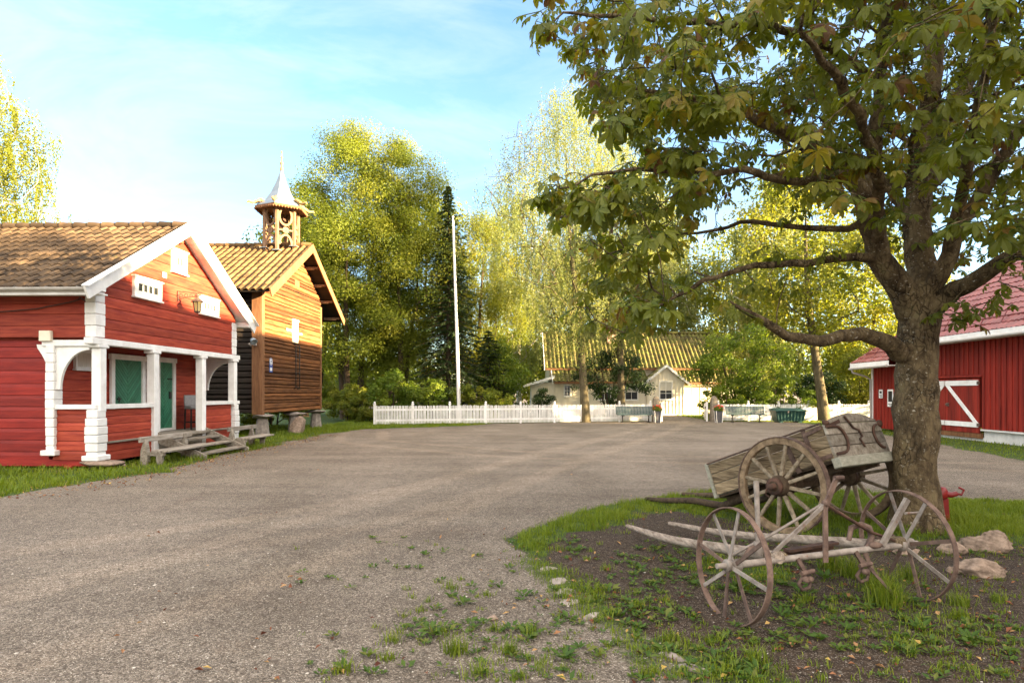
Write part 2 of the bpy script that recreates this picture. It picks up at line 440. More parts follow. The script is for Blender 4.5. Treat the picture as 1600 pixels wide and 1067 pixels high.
MAT['weed'] = leafmat('weed_leaf', [(0, (.040, .085, .012)), (.6, (.075, .13, .018)), (1, (.15, .16, .03))], .4, .5)
MAT['litter'] = leafmat('fallen_leaf', [(0, (.075, .024, .014)), (.3, (.16, .055, .026)), (.55, (.26, .12, .055)), (.8, (.36, .21, .10)), (1, (.42, .28, .07))], .15, .7)

# ------------------------------------------------------------------ ground layout (metres; camera at the origin, looking along +y)
ISLAND = [(-.10, 7.0), (.42, 7.9), (1.25, 9.0), (2.5, 9.95), (3.9, 10.5), (5.6, 10.2), (7.3, 9.3), (9.5, 8.9), (14, 8.4), (14, 1.5), (1.75, 2.6), (1.05, 3.7), (.66, 4.55), (.30, 5.9)]
LAWN = [(-7.7, 9.3), (-7.62, 10.46), (-7.0, 12.8), (-7.3, 16.1), (-7.1, 18.8), (-7.05, 24.6), (-6.4, 27.5), (-1.9, 30.9), (-.8, 33.2), (3, 34.4), (7.3, 35.4), (7.3, 70), (-60, 70), (-60, 9.0)]
YARD_R = [(11.3, 35.3), (16, 35.0), (40, 35.2), (40, 70), (11.3, 70)]
YARD_M = [(7.2, 37.2), (8.9, 37.6), (9.3, 43.5), (7.2, 43.5)]
BARNGRASS = [(11.6, 13.5), (12.1, 15.6), (13.0, 19.5), (13.9, 24), (14.9, 29), (15.3, 35.5), (26, 35.5), (26, 4), (11.3, 4)]
STONEROW = [(.18, 6.05), (.34, 5.6), (.45, 5.25), (.56, 4.85), (.66, 4.5), (.86, 4.15), (1.02, 3.9), (1.14, 3.65)]

def gh(x, y):
    x = np.asarray(x, float); y = np.asarray(y, float)
    d = sdf_poly(x, y, ISLAND)
    h = .025 * sst(-.15, 1.3, d)
    h = h + .02 * (vn2(x, y, .6, 3) - .5) + .012 * (vn2(x, y, 2.1, 4) - .5)
    return h * sst(60, 40, np.abs(y))
def ghs(x, y): return float(gh(np.array([x]), np.array([y]))[0])

def grass_w(x, y):
    """how grassy the ground is, 0..1"""
    nz = vn2(x, y, 1.4, 21); nz2 = vn2(x, y, 4.2, 22)
    nn = (nz - .5) * 1.0 + (nz2 - .5) * .6
    di = sdf_poly(x, y, ISLAND)
    top = dist_line(x, y, ISLAND[0:9])
    g = sst(-.10, .12, di + nn * .14) * sst(1.0, .5, top + nn * 1.25)
    g = np.maximum(g, sst(0, .3, di) * sst(2.2, 1.5, np.hypot(x - 4.2, y - 8.6) + nn * .8))
    g = np.maximum(g, sst(0, .3, di) * sst(5.0, 5.7, x + nn * .6) * sst(5.9, 6.7, y + nn * .8))
    g = np.maximum(g, .36 * sst(0, .3, di) * sst(.42, .62, nz) * sst(1.8, 3.0, x))
    g = np.maximum(g, .55 * sst(.42, .16, dist_line(x, y, [(.85, 4.0), (1.25, 3.6), (1.5, 3.0)]) + nn * .22))
    g = np.maximum(g, .55 * sst(.30, .1, dist_line(x, y, STONEROW) + nn * .3))
    g = np.maximum(g, .38 * sst(.9, .4, np.hypot(x - 2.75, y - 4.45) + nn * .7))
    g = np.maximum(g, .8 * sst(.5, .2, np.hypot(x - 2.1, y - 5.6) + nn * .6))
    dl = sdf_poly(x, y, LAWN)
    g = np.maximum(g, sst(-.15, .35, dl + nn * .55))
    for pl in (YARD_R, YARD_M, BARNGRASS):
        g = np.maximum(g, .95 * sst(-.25, .35, sdf_poly(x, y, pl) + nn * .5))
    return np.clip(g, 0, 1)
def soil_w(x, y):
    nn = (vn2(x, y, 1.7, 31) - .5) * .5
    return np.clip(sst(-.12, .22, sdf_poly(x, y, ISLAND) + nn * .5), 0, 1)

def build_ground():
    def axis(lo, hi, st, far):
        fine = np.arange(lo, hi + 1e-6, st)
        ext = np.array([.4, 1, 2.2, 4.5, 9, 18, 36, 75, 150, 300, 600])
        return np.concatenate([lo - ext[::-1], fine, hi + ext])
    xs = axis(-13, 18, .11, 600); ys = axis(-1, 37, .11, 600)
    X, Y = np.meshgrid(xs, ys, indexing='ij')
    Z = gh(X, Y)
    V = np.stack([X, Y, Z], -1).reshape(-1, 3)
    nx, ny = len(xs), len(ys)
    i = (np.arange(nx - 1)[:, None] * ny + np.arange(ny - 1)[None]).ravel()
    mb = MB(); mb.add(V, np.stack([i, i + ny, i + ny + 1, i + 1], 1), 0, None, True)
    t = NT('gravel_ground')
    v = t.obj()
    def vor(scale, feat='F1'):
        n = t.n('ShaderNodeTexVoronoi', feature=feat); n.inputs['Scale'].default_value = scale; t.l(v, n.inputs['Vector']); return n
    v1 = vor(150); v2 = vor(62)
    sep = t.n('ShaderNodeSeparateColor'); t.l(v1.outputs['Color'], sep.inputs[0])
    sep2 = t.n('ShaderNodeSeparateColor'); t.l(v2.outputs['Color'], sep2.inputs[0])
    peb = t.ramp(sep.outputs[0], [(0, (.066, .053, .041)), (.35, (.122, .101, .080)), (.62, (.168, .142, .115)), (.88, (.25, .216, .178)), (1, (.43, .385, .325))])
    peb2 = t.ramp(sep2.outputs[1], [(0, (.072, .058, .046)), (.6, (.15, .126, .102)), (1, (.29, .253, .21))])
    pick = t.ramp(sep2.outputs[0], [(.70, 0.0), (.74, 1.0)])
    gcol = t.mix(pick, peb, peb2)
    big = t.noise(t.obj((1, .45, 1)), .55, 5, .6)
    gcol = t.mix(1.0, gcol, (.97, .985, 1.0), 'MULTIPLY')
    gcol = t.mix(1.0, gcol, t.ramp(big, [(.3, (.76, .71, .65)), (.5, (1.0, .96, .92)), (.7, (1.24, 1.19, 1.15))]), 'MULTIPLY')
    na0 = t.math('SUBTRACT', t.noise(t.obj((1, .5, 1)), 3.0, 5, .7), .5)
    trk = t.noise(t.obj((.16, .9, 1)), 1.3, 4, .55)
    gcol = t.mix(1.0, gcol, t.ramp(trk, [(.36, (.86, .84, .82)), (.50, (1.0, .99, .98)), (.66, (1.10, 1.09, 1.07))]), 'MULTIPLY')
    damp = t.ramp(t.noise(v, .9, 6, .72), [(.60, 0.0), (.72, .5)])
    gcol = t.mix(damp, gcol, (.115, .078, .055))
    gcol = t.mix(1.0, gcol, t.ramp(t.math('ADD', t.rnd('worn'), t.math('MULTIPLY', na0, .35)), [(.25, (1, 1, 1)), (.75, (1.22, 1.20, 1.18))]), 'MULTIPLY')
    mid = t.noise(v, 7, 5, .7)
    gcol = t.mix(1.0, gcol, t.ramp(mid, [(.3, .78), (.7, 1.18)]), 'MULTIPLY')
    s1 = t.noise(v, 26, 6, .7); s2 = t.noise(v, 120, 3, .7)
    scol = t.ramp(s1, [(.3, (.018, .012, .008)), (.55, (.050, .033, .021)), (.75, (.105, .073, .049))])
    bits = t.ramp(sep.outputs[1], [(.86, 0.0), (.9, 1.0)])
    scol = t.mix(bits, scol, (.16, .13, .105))
    gr = t.ramp(s1, [(.3, (.030, .050, .010)), (.6, (.055, .085, .016)), (.8, (.085, .095, .030))])
    na = t.math('MULTIPLY_ADD', t.noise(v, 5, 6, .7), .9); na.node.inputs[2].default_value = -.45
    def blend(att, lo, hi):
        f = t.math('ADD', t.rnd(att), na)
        return t.ramp(f, [(lo, 0.0), (hi, 1.0)])
    col = t.mix(blend('soil', .36, .64), gcol, scol)
    col = t.mix(blend('grassy', .34, .66), col, gr)
    hgt = t.math('ADD', t.math('MULTIPLY', v1.outputs['Distance'], -.6), t.math('MULTIPLY', v2.outputs['Distance'], -.8))
    hgt = t.math('ADD', hgt, t.math('MULTIPLY', s1, .9))
    m = t.pbr(col, .92, t.bump(hgt, .75, .016), 0, .2)
    o = mb.build('gravel_yard', m)
    me = o.data
    def worn(x, y):
        w = np.zeros_like(x)
        for pts, half in (([(-9, 4.2), (-5, 5.4), (-2.2, 8.2), (0, 13), (3.5, 21), (8.5, 33)], .72), ([(-6, 1), (-3.2, 4.6), (-1.2, 9.5), (1.5, 17), (6.5, 28), (9, 36)], .75), ([(30, 13.2), (14, 13.0), (7, 14.5), (0, 16.5), (-5, 21), (-6, 26)], .75)):
            q = np.array([np.interp(np.linspace(0, 1, 60), np.linspace(0, 1, len(pts)), [p[k] for p in pts]) for k in (0, 1)]).T
            for k in range(3): q[1:-1] = (q[:-2] + q[1:-1] + q[2:]) / 3
            d = dist_line(x, y, q); w = np.maximum(w, np.exp(-((d - half) / .26) ** 2) * .9 - .25 * np.exp(-(d / .3) ** 2))
        return w
    for nm, fn in (('soil', soil_w), ('grassy', grass_w), ('worn', worn)):
        a = me.attributes.new(nm, 'FLOAT', 'POINT'); a.data.foreach_set('value', fn(V[:, 0], V[:, 1]).astype(np.float32))
    tag(o, 'grey brown gravel yard with a bare soil island and grassy edges', 'ground', None, 'structure')
build_ground()

# ------------------------------------------------------------------ sky, sun, camera
SUN_EL, SUN_AZ = math.radians(10.5), math.radians(18)      # azimuth measured from +x towards -y
def build_light():
    w = bpy.data.worlds.new('World'); SC.world = w; w.use_nodes = True
    nt = w.node_tree; nt.nodes.clear()
    out = nt.nodes.new('ShaderNodeOutputWorld'); bg = nt.nodes.new('ShaderNodeBackground')
    sky = nt.nodes.new('ShaderNodeTexSky'); sky.sky_type = 'NISHITA'; sky.sun_disc = False
    sky.sun_elevation = SUN_EL
    sky.sun_rotation = math.radians(90) + SUN_AZ            # rotation 0 = +y, clockwise seen from above
    sky.air_density = 1.0; sky.dust_density = .9; sky.ozone_density = 2.6
    # thin cirrus: a whitish veil in streaks
    tc = nt.nodes.new('ShaderNodeTexCoord')
    mp = nt.nodes.new('ShaderNodeMapping'); mp.inputs['Rotation'].default_value = (.2, .35, .5); mp.inputs['Scale'].default_value = (1.3, 3.2, 5.0)
    nz = nt.nodes.new('ShaderNodeTexNoise'); nz.inputs['Scale'].default_value = 2.0; nz.inputs['Detail'].default_value = 8; nz.inputs['Roughness'].default_value = .62; nz.inputs['Distortion'].default_value = .6
    rp = nt.nodes.new('ShaderNodeValToRGB'); rp.color_ramp.elements[0].position = .42; rp.color_ramp.elements[1].position = .80
    rp.color_ramp.elements[0].color = (.0, .0, .0, 1); rp.color_ramp.elements[1].color = (.42, .42, .42, 1)
    mx = nt.nodes.new('ShaderNodeMix'); mx.data_type = 'RGBA'
    mx.inputs['B'].default_value = (6.0, 5.7, 5.2, 1)
    L = nt.links.new
    L(tc.outputs['Generated'], mp.inputs['Vector']); L(mp.outputs['Vector'], nz.inputs['Vector']); L(nz.outputs['Fac'], rp.inputs['Fac'])
    # unseen bright cloud added overhead and behind to lift the shade; blue in front
    sp = nt.nodes.new('ShaderNodeSeparateXYZ'); L(tc.outputs['Generated'], sp.inputs[0])
    m1 = nt.nodes.new('ShaderNodeMath'); m1.operation = 'MULTIPLY_ADD'; L(sp.outputs['Y'], m1.inputs[0]); m1.inputs[1].default_value = -.55; L(sp.outputs['Z'], m1.inputs[2])
    m2 = nt.nodes.new('ShaderNodeMapRange'); m2.interpolation_type = 'SMOOTHSTEP'; L(m1.outputs[0], m2.inputs['Value']); m2.inputs['From Min'].default_value = .15; m2.inputs['From Max'].default_value = .75; m2.inputs['To Max'].default_value = .85
    m3 = nt.nodes.new('ShaderNodeMath'); m3.operation = 'MAXIMUM'; L(rp.outputs['Color'], m3.inputs[0]); L(m2.outputs[0], m3.inputs[1])
    mc = nt.nodes.new('ShaderNodeMix'); mc.data_type = 'RGBA'; L(m2.outputs[0], mc.inputs['Factor']); mc.inputs['A'].default_value = (2.2, 2.25, 2.3, 1); mc.inputs['B'].default_value = (7.5, 6.9, 6.2, 1)
    # thin high haze, thicker above, that keeps the low front sky pale blue
    hz = nt.nodes.new('ShaderNodeMapRange'); hz.interpolation_type = 'SMOOTHSTEP'; L(sp.outputs['Z'], hz.inputs['Value']); hz.inputs['From Min'].default_value = .06; hz.inputs['From Max'].default_value = .52; hz.inputs['To Max'].default_value = .80
    mh = nt.nodes.new('ShaderNodeMix'); mh.data_type = 'RGBA'; L(hz.outputs[0], mh.inputs['Factor']); L(sky.outputs['Color'], mh.inputs['A']); mh.inputs['B'].default_value = (.64, 1.02, 1.55, 1)
    L(mh.outputs['Result'], mx.inputs['A'])
    L(mc.outputs['Result'], mx.inputs['B'])
    L(m3.outputs[0], mx.inputs['Factor']); L(sky.outputs['Color'], mx.inputs['A'])
    L(mx.outputs['Result'], bg.inputs['Color']); bg.inputs['Strength'].default_value = SKY_STRENGTH
    L(bg.outputs[0], out.inputs[0])
    sd = bpy.data.lights.new('sun', 'SUN'); sd.energy = SUN_STRENGTH; sd.angle = math.radians(.5); sd.color = SUN_COLOR
    so = bpy.data.objects.new('sun', sd); COL.objects.link(so)
    d = Vector((math.cos(SUN_EL) * math.cos(SUN_AZ), -math.cos(SUN_EL) * math.sin(SUN_AZ), math.sin(SUN_EL)))
    so.rotation_euler = d.to_track_quat('Z', 'Y').to_euler(); so.location = (30, -20, 30)
    cd = bpy.data.cameras.new('camera'); cam = bpy.data.objects.new('camera', cd); COL.objects.link(cam)
    cam.location = (0, 0, CAMH); cam.rotation_euler = (math.radians(90), 0, 0)
    cd.sensor_width = 36; cd.lens = 22.5; cd.shift_y = 79.5 / 1600; cd.clip_end = 3000; cd.clip_start = .05
    SC.camera = cam
    SC.view_settings.view_transform = 'Standard'; SC.view_settings.look = 'None'; SC.view_settings.gamma = 1
    SC.view_settings.exposure = EXPOSURE
    SC.cycles.use_denoising = True
    SC.cycles.max_bounces = 8; SC.cycles.diffuse_bounces = 3; SC.cycles.transmission_bounces = 4; SC.cycles.transparent_max_bounces = 4
    SC.cycles.sample_clamp_indirect = 6
SKY_STRENGTH, SUN_STRENGTH, SUN_COLOR, EXPOSURE = .050, 4.7, (1, .75, .42), 3.75
build_light()
# ------------------------------------------------------------------ building helpers
A_ROT = -math.atan(.03)                                   # the buildings' long direction leans 1.7 degrees

def logwall(mb, o, a, b, z0, z1, h, thick, ends, mat=0, bulge=.010, jit=.12, rng=None, tilt=0.0):
    """stacked logs: o origin (xy at face), a unit along, b unit outwards; ends(z)->(s0,s1)"""
    rng = rng or np.random.default_rng(5)
    o = np.asarray(o, float); a = np.asarray(a, float); b = np.asarray(b, float)
    z = z0; tl1 = 0.0
    while z < z1 - .02:
        hh = h * (1 + jit * (rng.random() - .5) * 2)
        zt = min(z + hh, z1)
        if z1 - zt < .06: zt = z1
        q = zt - z; tl0 = tl1; tl1 = tilt * (rng.random() - .5)
        bu = bulge * (.7 + .6 * rng.random())
        prof = [(-thick, z), (0, z + .004), (bu, z + .22 * q), (bu, z + .78 * q), (0, zt - .004), (-thick, zt)] if bulge > .03 else [(-thick, z), (-.014, z), (bu * .8, z + .012), (bu, z + .7 * q), (-.004, zt), (-thick, zt)]
        L = []; Rr = []
        for d, zz in prof:
            s0, s1 = ends(zz)
            if s1 < s0: s0 = s1 = (s0 + s1) / 2
            base = o + b * d + np.array([0, 0, zz]); tz = np.array([0, 0, tl0 if zz < z + q / 2 else tl1])
            L.append(base + a * s0 - tz); Rr.append(base + a * s1 + tz)
        v = np.array(L + Rr); n = 6
        f = [tuple(range(n)), tuple(range(2 * n - 1, n - 1, -1))] + [(i, n + i, n + (i + 1) % n, (i + 1) % n) for i in range(n)]
        mb.add(v, f, mat, float(rng.random()))
        z = zt

def tile_roof(mb, p0, u, L, v, S, n, pu=.24, row=.36, amp=.028, step=.022, mat=0, du=6, seed=1, wave='pan'):
    p0 = np.asarray(p0, float); u = nrm(u); v = nrm(v); n = nrm(n)
    nt = max(1, int(round(L / pu))); pu = L / nt
    nr = max(1, int(round(S / row))); row = S / nr
    rng = np.random.default_rng(seed)
    us = np.arange(nt * du + 1) * pu / du
    ph = us / pu
    if wave == 'pan': h = amp * (np.sin(2 * PI * ph) + .35 * np.sin(4 * PI * ph + .8))
    else: h = amp * np.clip(np.cos(2 * PI * ph) * 2, -1, 1)
    for r in range(nr):
        jit = (rng.random(nt) - .5) * .012; jv = (rng.random(nt) - .5) * .03
        ji = np.minimum((us / pu).astype(int), nt - 1)
        P_ = []
        for k, (fv, lift) in enumerate(((0, step), (.0, step + .0), (1.04, 0))):
            vv = (r + fv) * row + (jv[ji] if k < 2 else 0)
            hh = h + lift + jit[ji]
            if k == 0: hh = hh - .03
            P_.append(p0 + np.outer(us, u) + np.outer(np.broadcast_to(vv, us.shape), v) + np.outer(hh, n))
        V = np.vstack(P_); m = len(us)
        i = np.arange(m - 1)
        F = np.vstack([np.stack([i, i + 1, i + 1 + m, i + m], 1), np.stack([i + m, i + 1 + m, i + 1 + 2 * m, i + 2 * m], 1)])
        tr = rng.random(nt)[np.minimum(i // du, nt - 1)]
        mb.add(V, F, mat, np.concatenate([tr, tr]), False)

def window(parent, name, o, u, nrm_, w, h, frame=.07, panes=(2, 1), mats=('white', 'glass'), depth=.05, sash=.03, rail=.03, label=None, curtain=False, margin=(0, 0)):
    """o: lower-left corner on the wall face; u along the wall; nrm_ outwards; > pane. margin widens the solid frame around the panes."""
    o = np.asarray(o, float); u = nrm(u); n = nrm(nrm_); z = np.array([0, 0, 1.0])
    mb = MB()
    def slab(x0, x1, z0, z1, d0, d1, m=0):
        pts = [o + u * x0 + z * z0 + n * d0, o + u * x1 + z * z0 + n * d0, o + u * x1 + z * z1 + n * d0, o + u * x0 + z * z1 + n * d0]
        mb.extr(pts, n * (d1 - d0), m, .5)
    fx = frame + margin[0]; fz = frame + margin[1]
    slab(0, fx, 0, h, -.02, depth); slab(w - fx, w, 0, h, -.02, depth)
    slab(fx, w - fx, 0, fz, -.02, depth); slab(fx, w - fx, h - fz, h, -.02, depth)
    nx, nz = panes
    for i in range(1, nx):
        x = fx + (w - 2 * fx) * i / nx
        slab(x - sash / 2, x + sash / 2, fz, h - fz, -.02, depth - .012)
    for j in range(1, nz):
        zz = fz + (h - 2 * fz) * j / nz
        slab(fx, w - fx, zz - rail / 2, zz + rail / 2, -.02, depth - .018)
    slab(-.03, w + .03, -.035, 0, -.02, depth + .03); slab(-.03, w + .03, h, h + .035, -.02, depth + .03)
    f = mb.build(name, MAT[mats[0]], parent, .004)
    g = MB()
    pts = [o + u * fx + z * fz + n * (depth - .022), o + u * (w - fx) + z * fz + n * (depth - .022), o + u * (w - fx) + z * (h - fz) + n * (depth - .022), o + u * fx + z * (h - fz) + n * (depth - .022)]
    g.extr(pts, -n * .01)
    g.build('pane', MAT[mats[1]], f)
    if curtain:
        c = MB()
        c.extr([o + u * fx + z * (fz + (h - 2 * fz) * .5) + n * (depth - .0175), o + u * (w - fx) + z * (fz + (h - 2 * fz) * .5) + n * (depth - .0175), o + u * (w - fx) + z * (h - fz) + n * (depth - .0175), o + u * fx + z * (h - fz) + n * (depth - .0175)], -n * .003)
        c.build('curtain', MAT['curtain'], f)
    if label: f['label'] = label
    return f

# ------------------------------------------------------------------ red log house on the left
def red_house():
    y0 = 13.35
    root = thing('red_log_house', 'red painted log house with white trim, open porch and mossy tiled roof', 'house', (-9.07 + .03 * y0, y0, 0), A_ROT, None, False)
    ex = np.array([1.0, 0, 0]); ey = np.array([0, 1.0, 0]); ez = np.array([0, 0, 1.0])
    LW = 6.25; RY = 3.08; RZ = 5.86; SL = .575
    def roofz(y): return RZ - .14 - SL * abs(y - RY)
    rg = np.random.default_rng(3)
    # upper storey walls
    mb = MB()
    def ends(z):
        if z <= roofz(0): return (.0, LW)
        d = (RZ - .14 - z) / SL
        return (max(0, RY - d), min(LW, RY + d))
    logwall(mb, (0, 0, 0), ey, ex, 2.74, RZ - .2, .235, .2, ends, rng=rg)
    logwall(mb, (0, -.04, 0), ex, -ey, 2.74, 3.78, .235, .2, lambda z: (-8.5, -.1), rng=rg)
    logwall(mb, (0, LW, 0), ex, ey, 2.74, 3.9, .235, .2, lambda z: (-8.5, -.1), rng=rg)
    mb.bb((-8.5, .16, 2.69), (-.2, LW - .2, 2.735))
    mb.build('upper_wall', MAT['red'], root)
    # lower storey
    mb = MB()
    logwall(mb, (0, .07, 0), ex, -ey, .10, 2.69, .245, .2, lambda z: (-8.5, -1.06), rng=rg)
    mb.bb((-8.5, .02, .06), (.04, .2, .20)); 
    mb.build('lower_wall', MAT['red_deep'], root)
    mb = MB()
    logwall(mb, (-1.02, 0, 0), ey, ex, .5, 2.69, .225, .2, lambda z: (.15, LW - .15), rng=rg)
    logwall(mb, (0, LW - .05, 0), ex, ey, .10, 2.69, .245, .2, lambda z: (-8.5, -1.06), rng=rg)
    mb.build('porch_back_wall', MAT['red'], root)
    mb = MB()
    logwall(mb, (0, 0, 0), ey, ex, .12, 1.24, .19, .08, lambda z: (.22, 1.93), rng=rg)
    mb.cut(); logwall(mb, (0, 0, 0), ey, ex, .16, 1.24, .19, .08, lambda z: (4.36, 5.98), rng=rg)
    mb.cut(); logwall(mb, (0, .0, 0), ex, -ey, .18, 1.24, .19, .08, lambda z: (-.92, -.1), rng=rg)
    mb.cut(); logwall(mb, (0, LW, 0), ex, ey, .18, 1.24, .19, .08, lambda z: (-.92, -.1), rng=rg)
    mb.build('porch_parapet', MAT['red'], root)
    # beam, rail, posts, corner blocks
    mb = MB()
    mb.bb((-.12, -.22, 2.60), (.07, LW + .2, 2.735)); mb.bb((-1.12, -.07, 2.56), (-.12, .13, 2.69)); mb.bb((-1.12, LW - .13, 2.56), (-.12, LW + .06, 2.69))
    for y in (.1, 2.02, 4.25, LW - .12): mb.bb((-.14, y - .17, 2.53), (.10, y + .17, 2.598))
    mb.build('porch_beam', MAT['white'], root, .012)
    mb = MB()
    mb.bb((-.08, .16, 1.25), (.075, 1.95, 1.345)); mb.cut(); mb.bb((-.08, 4.35, 1.25), (.075, LW + .16, 1.345)); mb.cut(); mb.bb((-1.0, -.075, 1.25), (.03, .08, 1.345)); mb.cut(); mb.bb((-1.0, LW - .08, 1.25), (-.08, LW + .075, 1.345))
    mb.build('porch_rail', MAT['white'], root, .006)
    for y, zb in ((.10, 1.2), (2.02, .12), (4.25, .12), (LW - .13, 1.2)):
        mb = MB(); mb.bb((-.11, y - .1, zb), (.085, y + .1, 2.53))
        mb.build('porch_post', MAT['white'], root, .012)
    def blockstack(cx, cy, z0, z1, wx, wy, h=.19, base=True, curve=.06):
        mb = MB(); z = z0; n = int(round((z1 - z0) / h)); h = (z1 - z0) / n
        for i in range(n):
            t = (i + .5) / n
            g = curve * math.sin(PI * t)
            mb.bb((cx - wx / 2 - g, cy - wy / 2 - g, z + .003), (cx + wx / 2 + g, cy + wy / 2 + g, z + h - .003))
            z += h
        if base: mb.bb((cx - wx / 2 - .07, cy - wy / 2 - .07, z0 - .01), (cx + wx / 2 + .07, cy + wy / 2 + .07, z0 + .10))
        return mb
    blockstack(-.04, .05, .19, 1.24, .22, .27, .19, True, .035).build('corner_log_stack', MAT['white'], root, .015)
    blockstack(-.02, LW - .06, .19, 1.24, .2, .24, .19, False, .03).build('corner_log_stack', MAT['white'], root, .015)
    m = blockstack(-.93, .03, .30, 2.6, .17, .24, .2, True, .012)
    m.build('corner_log_stack', MAT['white'], root, .012)
    blockstack(-.09, .09, 2.75, 3.72, .22, .30, .235, False, .012).build('corner_log_stack', MAT['white'], root, .015)
    blockstack(-.09, LW - .08, 2.75, 3.72, .22, .28, .235, False, .012).build('corner_log_stack', MAT['white'], root, .015)
    mb = blockstack(-.95, 3.45, .55, 2.6, .12, .2, .21, False, .012); mb.bb((-1.0, 3.6, .55), (-.84, 3.74, 2.6))
    mb.build('inner_log_stack', MAT['white'], root, .008)
    # arched brackets
    def spandrel(x0, x1, zt, r, y, th, flip=False):
        pts = []
        n = 14
        xs = x0 if not flip else x1; sg = 1 if not flip else -1
        pts.append((xs, y, zt)); pts.append((xs, y, zt - r * 1.45))
        for k in range(n + 1):
            a = k / n * PI / 2
            pts.append((xs + sg * (.10 + (r) * (1 - math.cos(a))), y, zt - r * 1.45 + (r * 1.33) * math.sin(a)))
        pts.append((xs + sg * (.10 + r), y, zt))
        return pts
    mb = MB(); mb.extr(spandrel(-.86, 0, 2.56, .62, -.02, .06), (0, .07, 0)); mb.cut(); mb.extr(spandrel(-.92, 0, 2.56, .62, LW - .05, .06), (0, .07, 0))
    pts = [(-1.0, -.03, 2.6), (-1.0, -.03, 1.9)] + [(-1.0 - .24 * (k / 8) ** 2, -.03, 1.9 + .62 * k / 8) for k in range(9)] + [(-1.26, -.03, 2.6)]
    mb.cut(); mb.extr(pts, (0, .07, 0))
    mb.build('arch_bracket', MAT['white'], root, .006)
    # deck and painted shade under the house
    mb = MB()
    for k in range(6): mb.bb((-1.0 + k * .18, .1, .52), (-.825 + k * .18, LW - .1, .555), 0)
    mb.build('porch_floor', MAT['greywood'], root)
    mb = MB(); mb.bb((-8.3, .35, 0), (-.35, LW - .3, .5)); mb.build('underside_shade', MAT['void_shade'], root)  # near-black box painted as the shade under the house
    mb = MB(); mb.rock((.04, .12, .115), (.78, .70, .16), 31); mb.cut(); mb.rock((-.2, .3, .03), (.5, .3, .16), 32); mb.cut(); mb.rock((.16, .42, .02), (.36, .24, .13), 33)
    mb.cut(); mb.rock((-.05, 4.2, .05), (.4, .5, .16), 34); mb.cut(); mb.rock((0, LW - .1, .07), (.5, .5, .2), 35)
    mb.build('foundation_stone', MAT['rock'], root)
    mb = MB(); mb.bb((-.68, -.02, 0), (-.52, .1, .07)); mb.build('stub_post', MAT['red'], root)
    # steps
    st = []
    for k, (x, z) in enumerate(((.90, .13), (.55, .28), (.2, .43))):
        mb = MB(); mb.bb((x, 2.12, z - .05), (x + .30, 4.30, z)); mb.build('step_tread', MAT['greywood'], root, .008)
    mb = MB()
    for y in (4.32, 2.06):
        mb.extr([(.04, y, .66), (.04, y, .40), (.95, y, .0), (1.28, y, .0), (1.28, y, .08)], (0, .05, 0))
    mb.bb((.04, 2.12, .50), (.2, 4.3, .56))
    mb.bb((.045, 2.12, .1), (.075, 4.3, .5))
    mb.build('step_stringer', MAT['greywood'], root, .006)
    # doors
    def door(y0_, y1_, z0, z1, x=-1.0):
        fr = MB()
        fr.bb((x, y0_ - .13, z0), (x + .07, y0_, z1)); fr.bb((x, y1_, z0), (x + .07, y1_ + .13, z1)); fr.bb((x - .002, y0_ - .16, z1), (x + .085, y1_ + .16, z1 + .13))
        fr.bb((x, y0_, z0), (x + .06, y1_, z0 + .07))
        f = fr.build('door_frame', MAT['white'], root, .006)
        d = MB(); w = y1_ - y0_; cy = (y0_ + y1_) / 2; zb = z0 + .07
        d.bb((x - .03, y0_, zb), (x + .012, y1_, z1))
        # chevron boards: bars clipped to the left and right halves
        bw = .105
        for sgn in (-1, 1):
            c0 = -w
            while c0 < (z1 - zb) + w:
                poly = []
                for (yy, off) in ((0, 0), (w / 2, w / 2)):
                    poly.append((yy, c0 + off))
                q = [(poly[0][0], poly[0][1]), (poly[1][0], poly[1][1]), (poly[1][0], poly[1][1] + bw - .012), (poly[0][0], poly[0][1] + bw - .012)]
                # clip to 0..H
                H = z1 - zb; out = q
                for lim, keep in ((0, 1), (H, -1)):
                    src = out; out = []
                    for i in range(len(src)):
                        A, B = src[i], src[(i + 1) % len(src)]
                        ia = (A[1] - lim) * keep >= 0; ib = (B[1] - lim) * keep >= 0
                        if ia: out.append(A)
                        if ia != ib:
                            t = (lim - A[1]) / (B[1] - A[1]); out.append((A[0] + t * (B[0] - A[0]), lim))
                    if not out: break
                if len(out) > 2:
                    d.extr([(x + .012, cy + sgn * (p[0] + .004), zb + p[1]) for p in out], (.014, 0, 0))
                c0 += bw
        return d.build('door', MAT['green_door'], root), f
    d1, _ = door(2.02, 3.10, .55, 2.40); d2, _ = door(3.95 - .22, 4.52, .55, 2.42)
    h = MB(); h.bb((-.99, 2.14, 1.42), (-.945, 2.26, 1.46)); h.tube([(-.97, 2.2, 1.35), (-.94, 2.2, 1.42), (-.97, 2.2, 1.5)], .012, 6); h.build('handle', MAT['iron'], d1)
    h = MB(); h.bb((-.98, 4.36, 1.42), (-.95, 4.46, 1.62)); h.cut(); h.bb((-.975, 4.30, 1.95), (-.955, 4.5, 1.99)); h.build('handle', MAT['iron'], d2)
    # windows
    window(root, 'gable_window', (.025, 1.18, 3.80), ey, ex, 1.08, .44, .05, (4, 1), margin=(.1, .085), sash=.05)
    window(root, 'gable_window', (.025, 2.75, 4.66), ey, ex, .66, .55, .05, (2, 1), margin=(.14, .13), sash=.06)
    window(root, 'gable_window', (.025, 4.10, 3.76), ey, ex, 1.0, .46, .05, (4, 1), margin=(.13, .10), sash=.06)
    window(root, 'porch_window', (-1.0, .72, 2.12), ey, ex, .56, .42, .05, (1, 1), mats=('white', 'curtain'))
    mb = MB(); mb.bb((0.02, 2.35, 4.42), (.045, 2.5, 4.55)); mb.build('wall_box', MAT['white'], root)
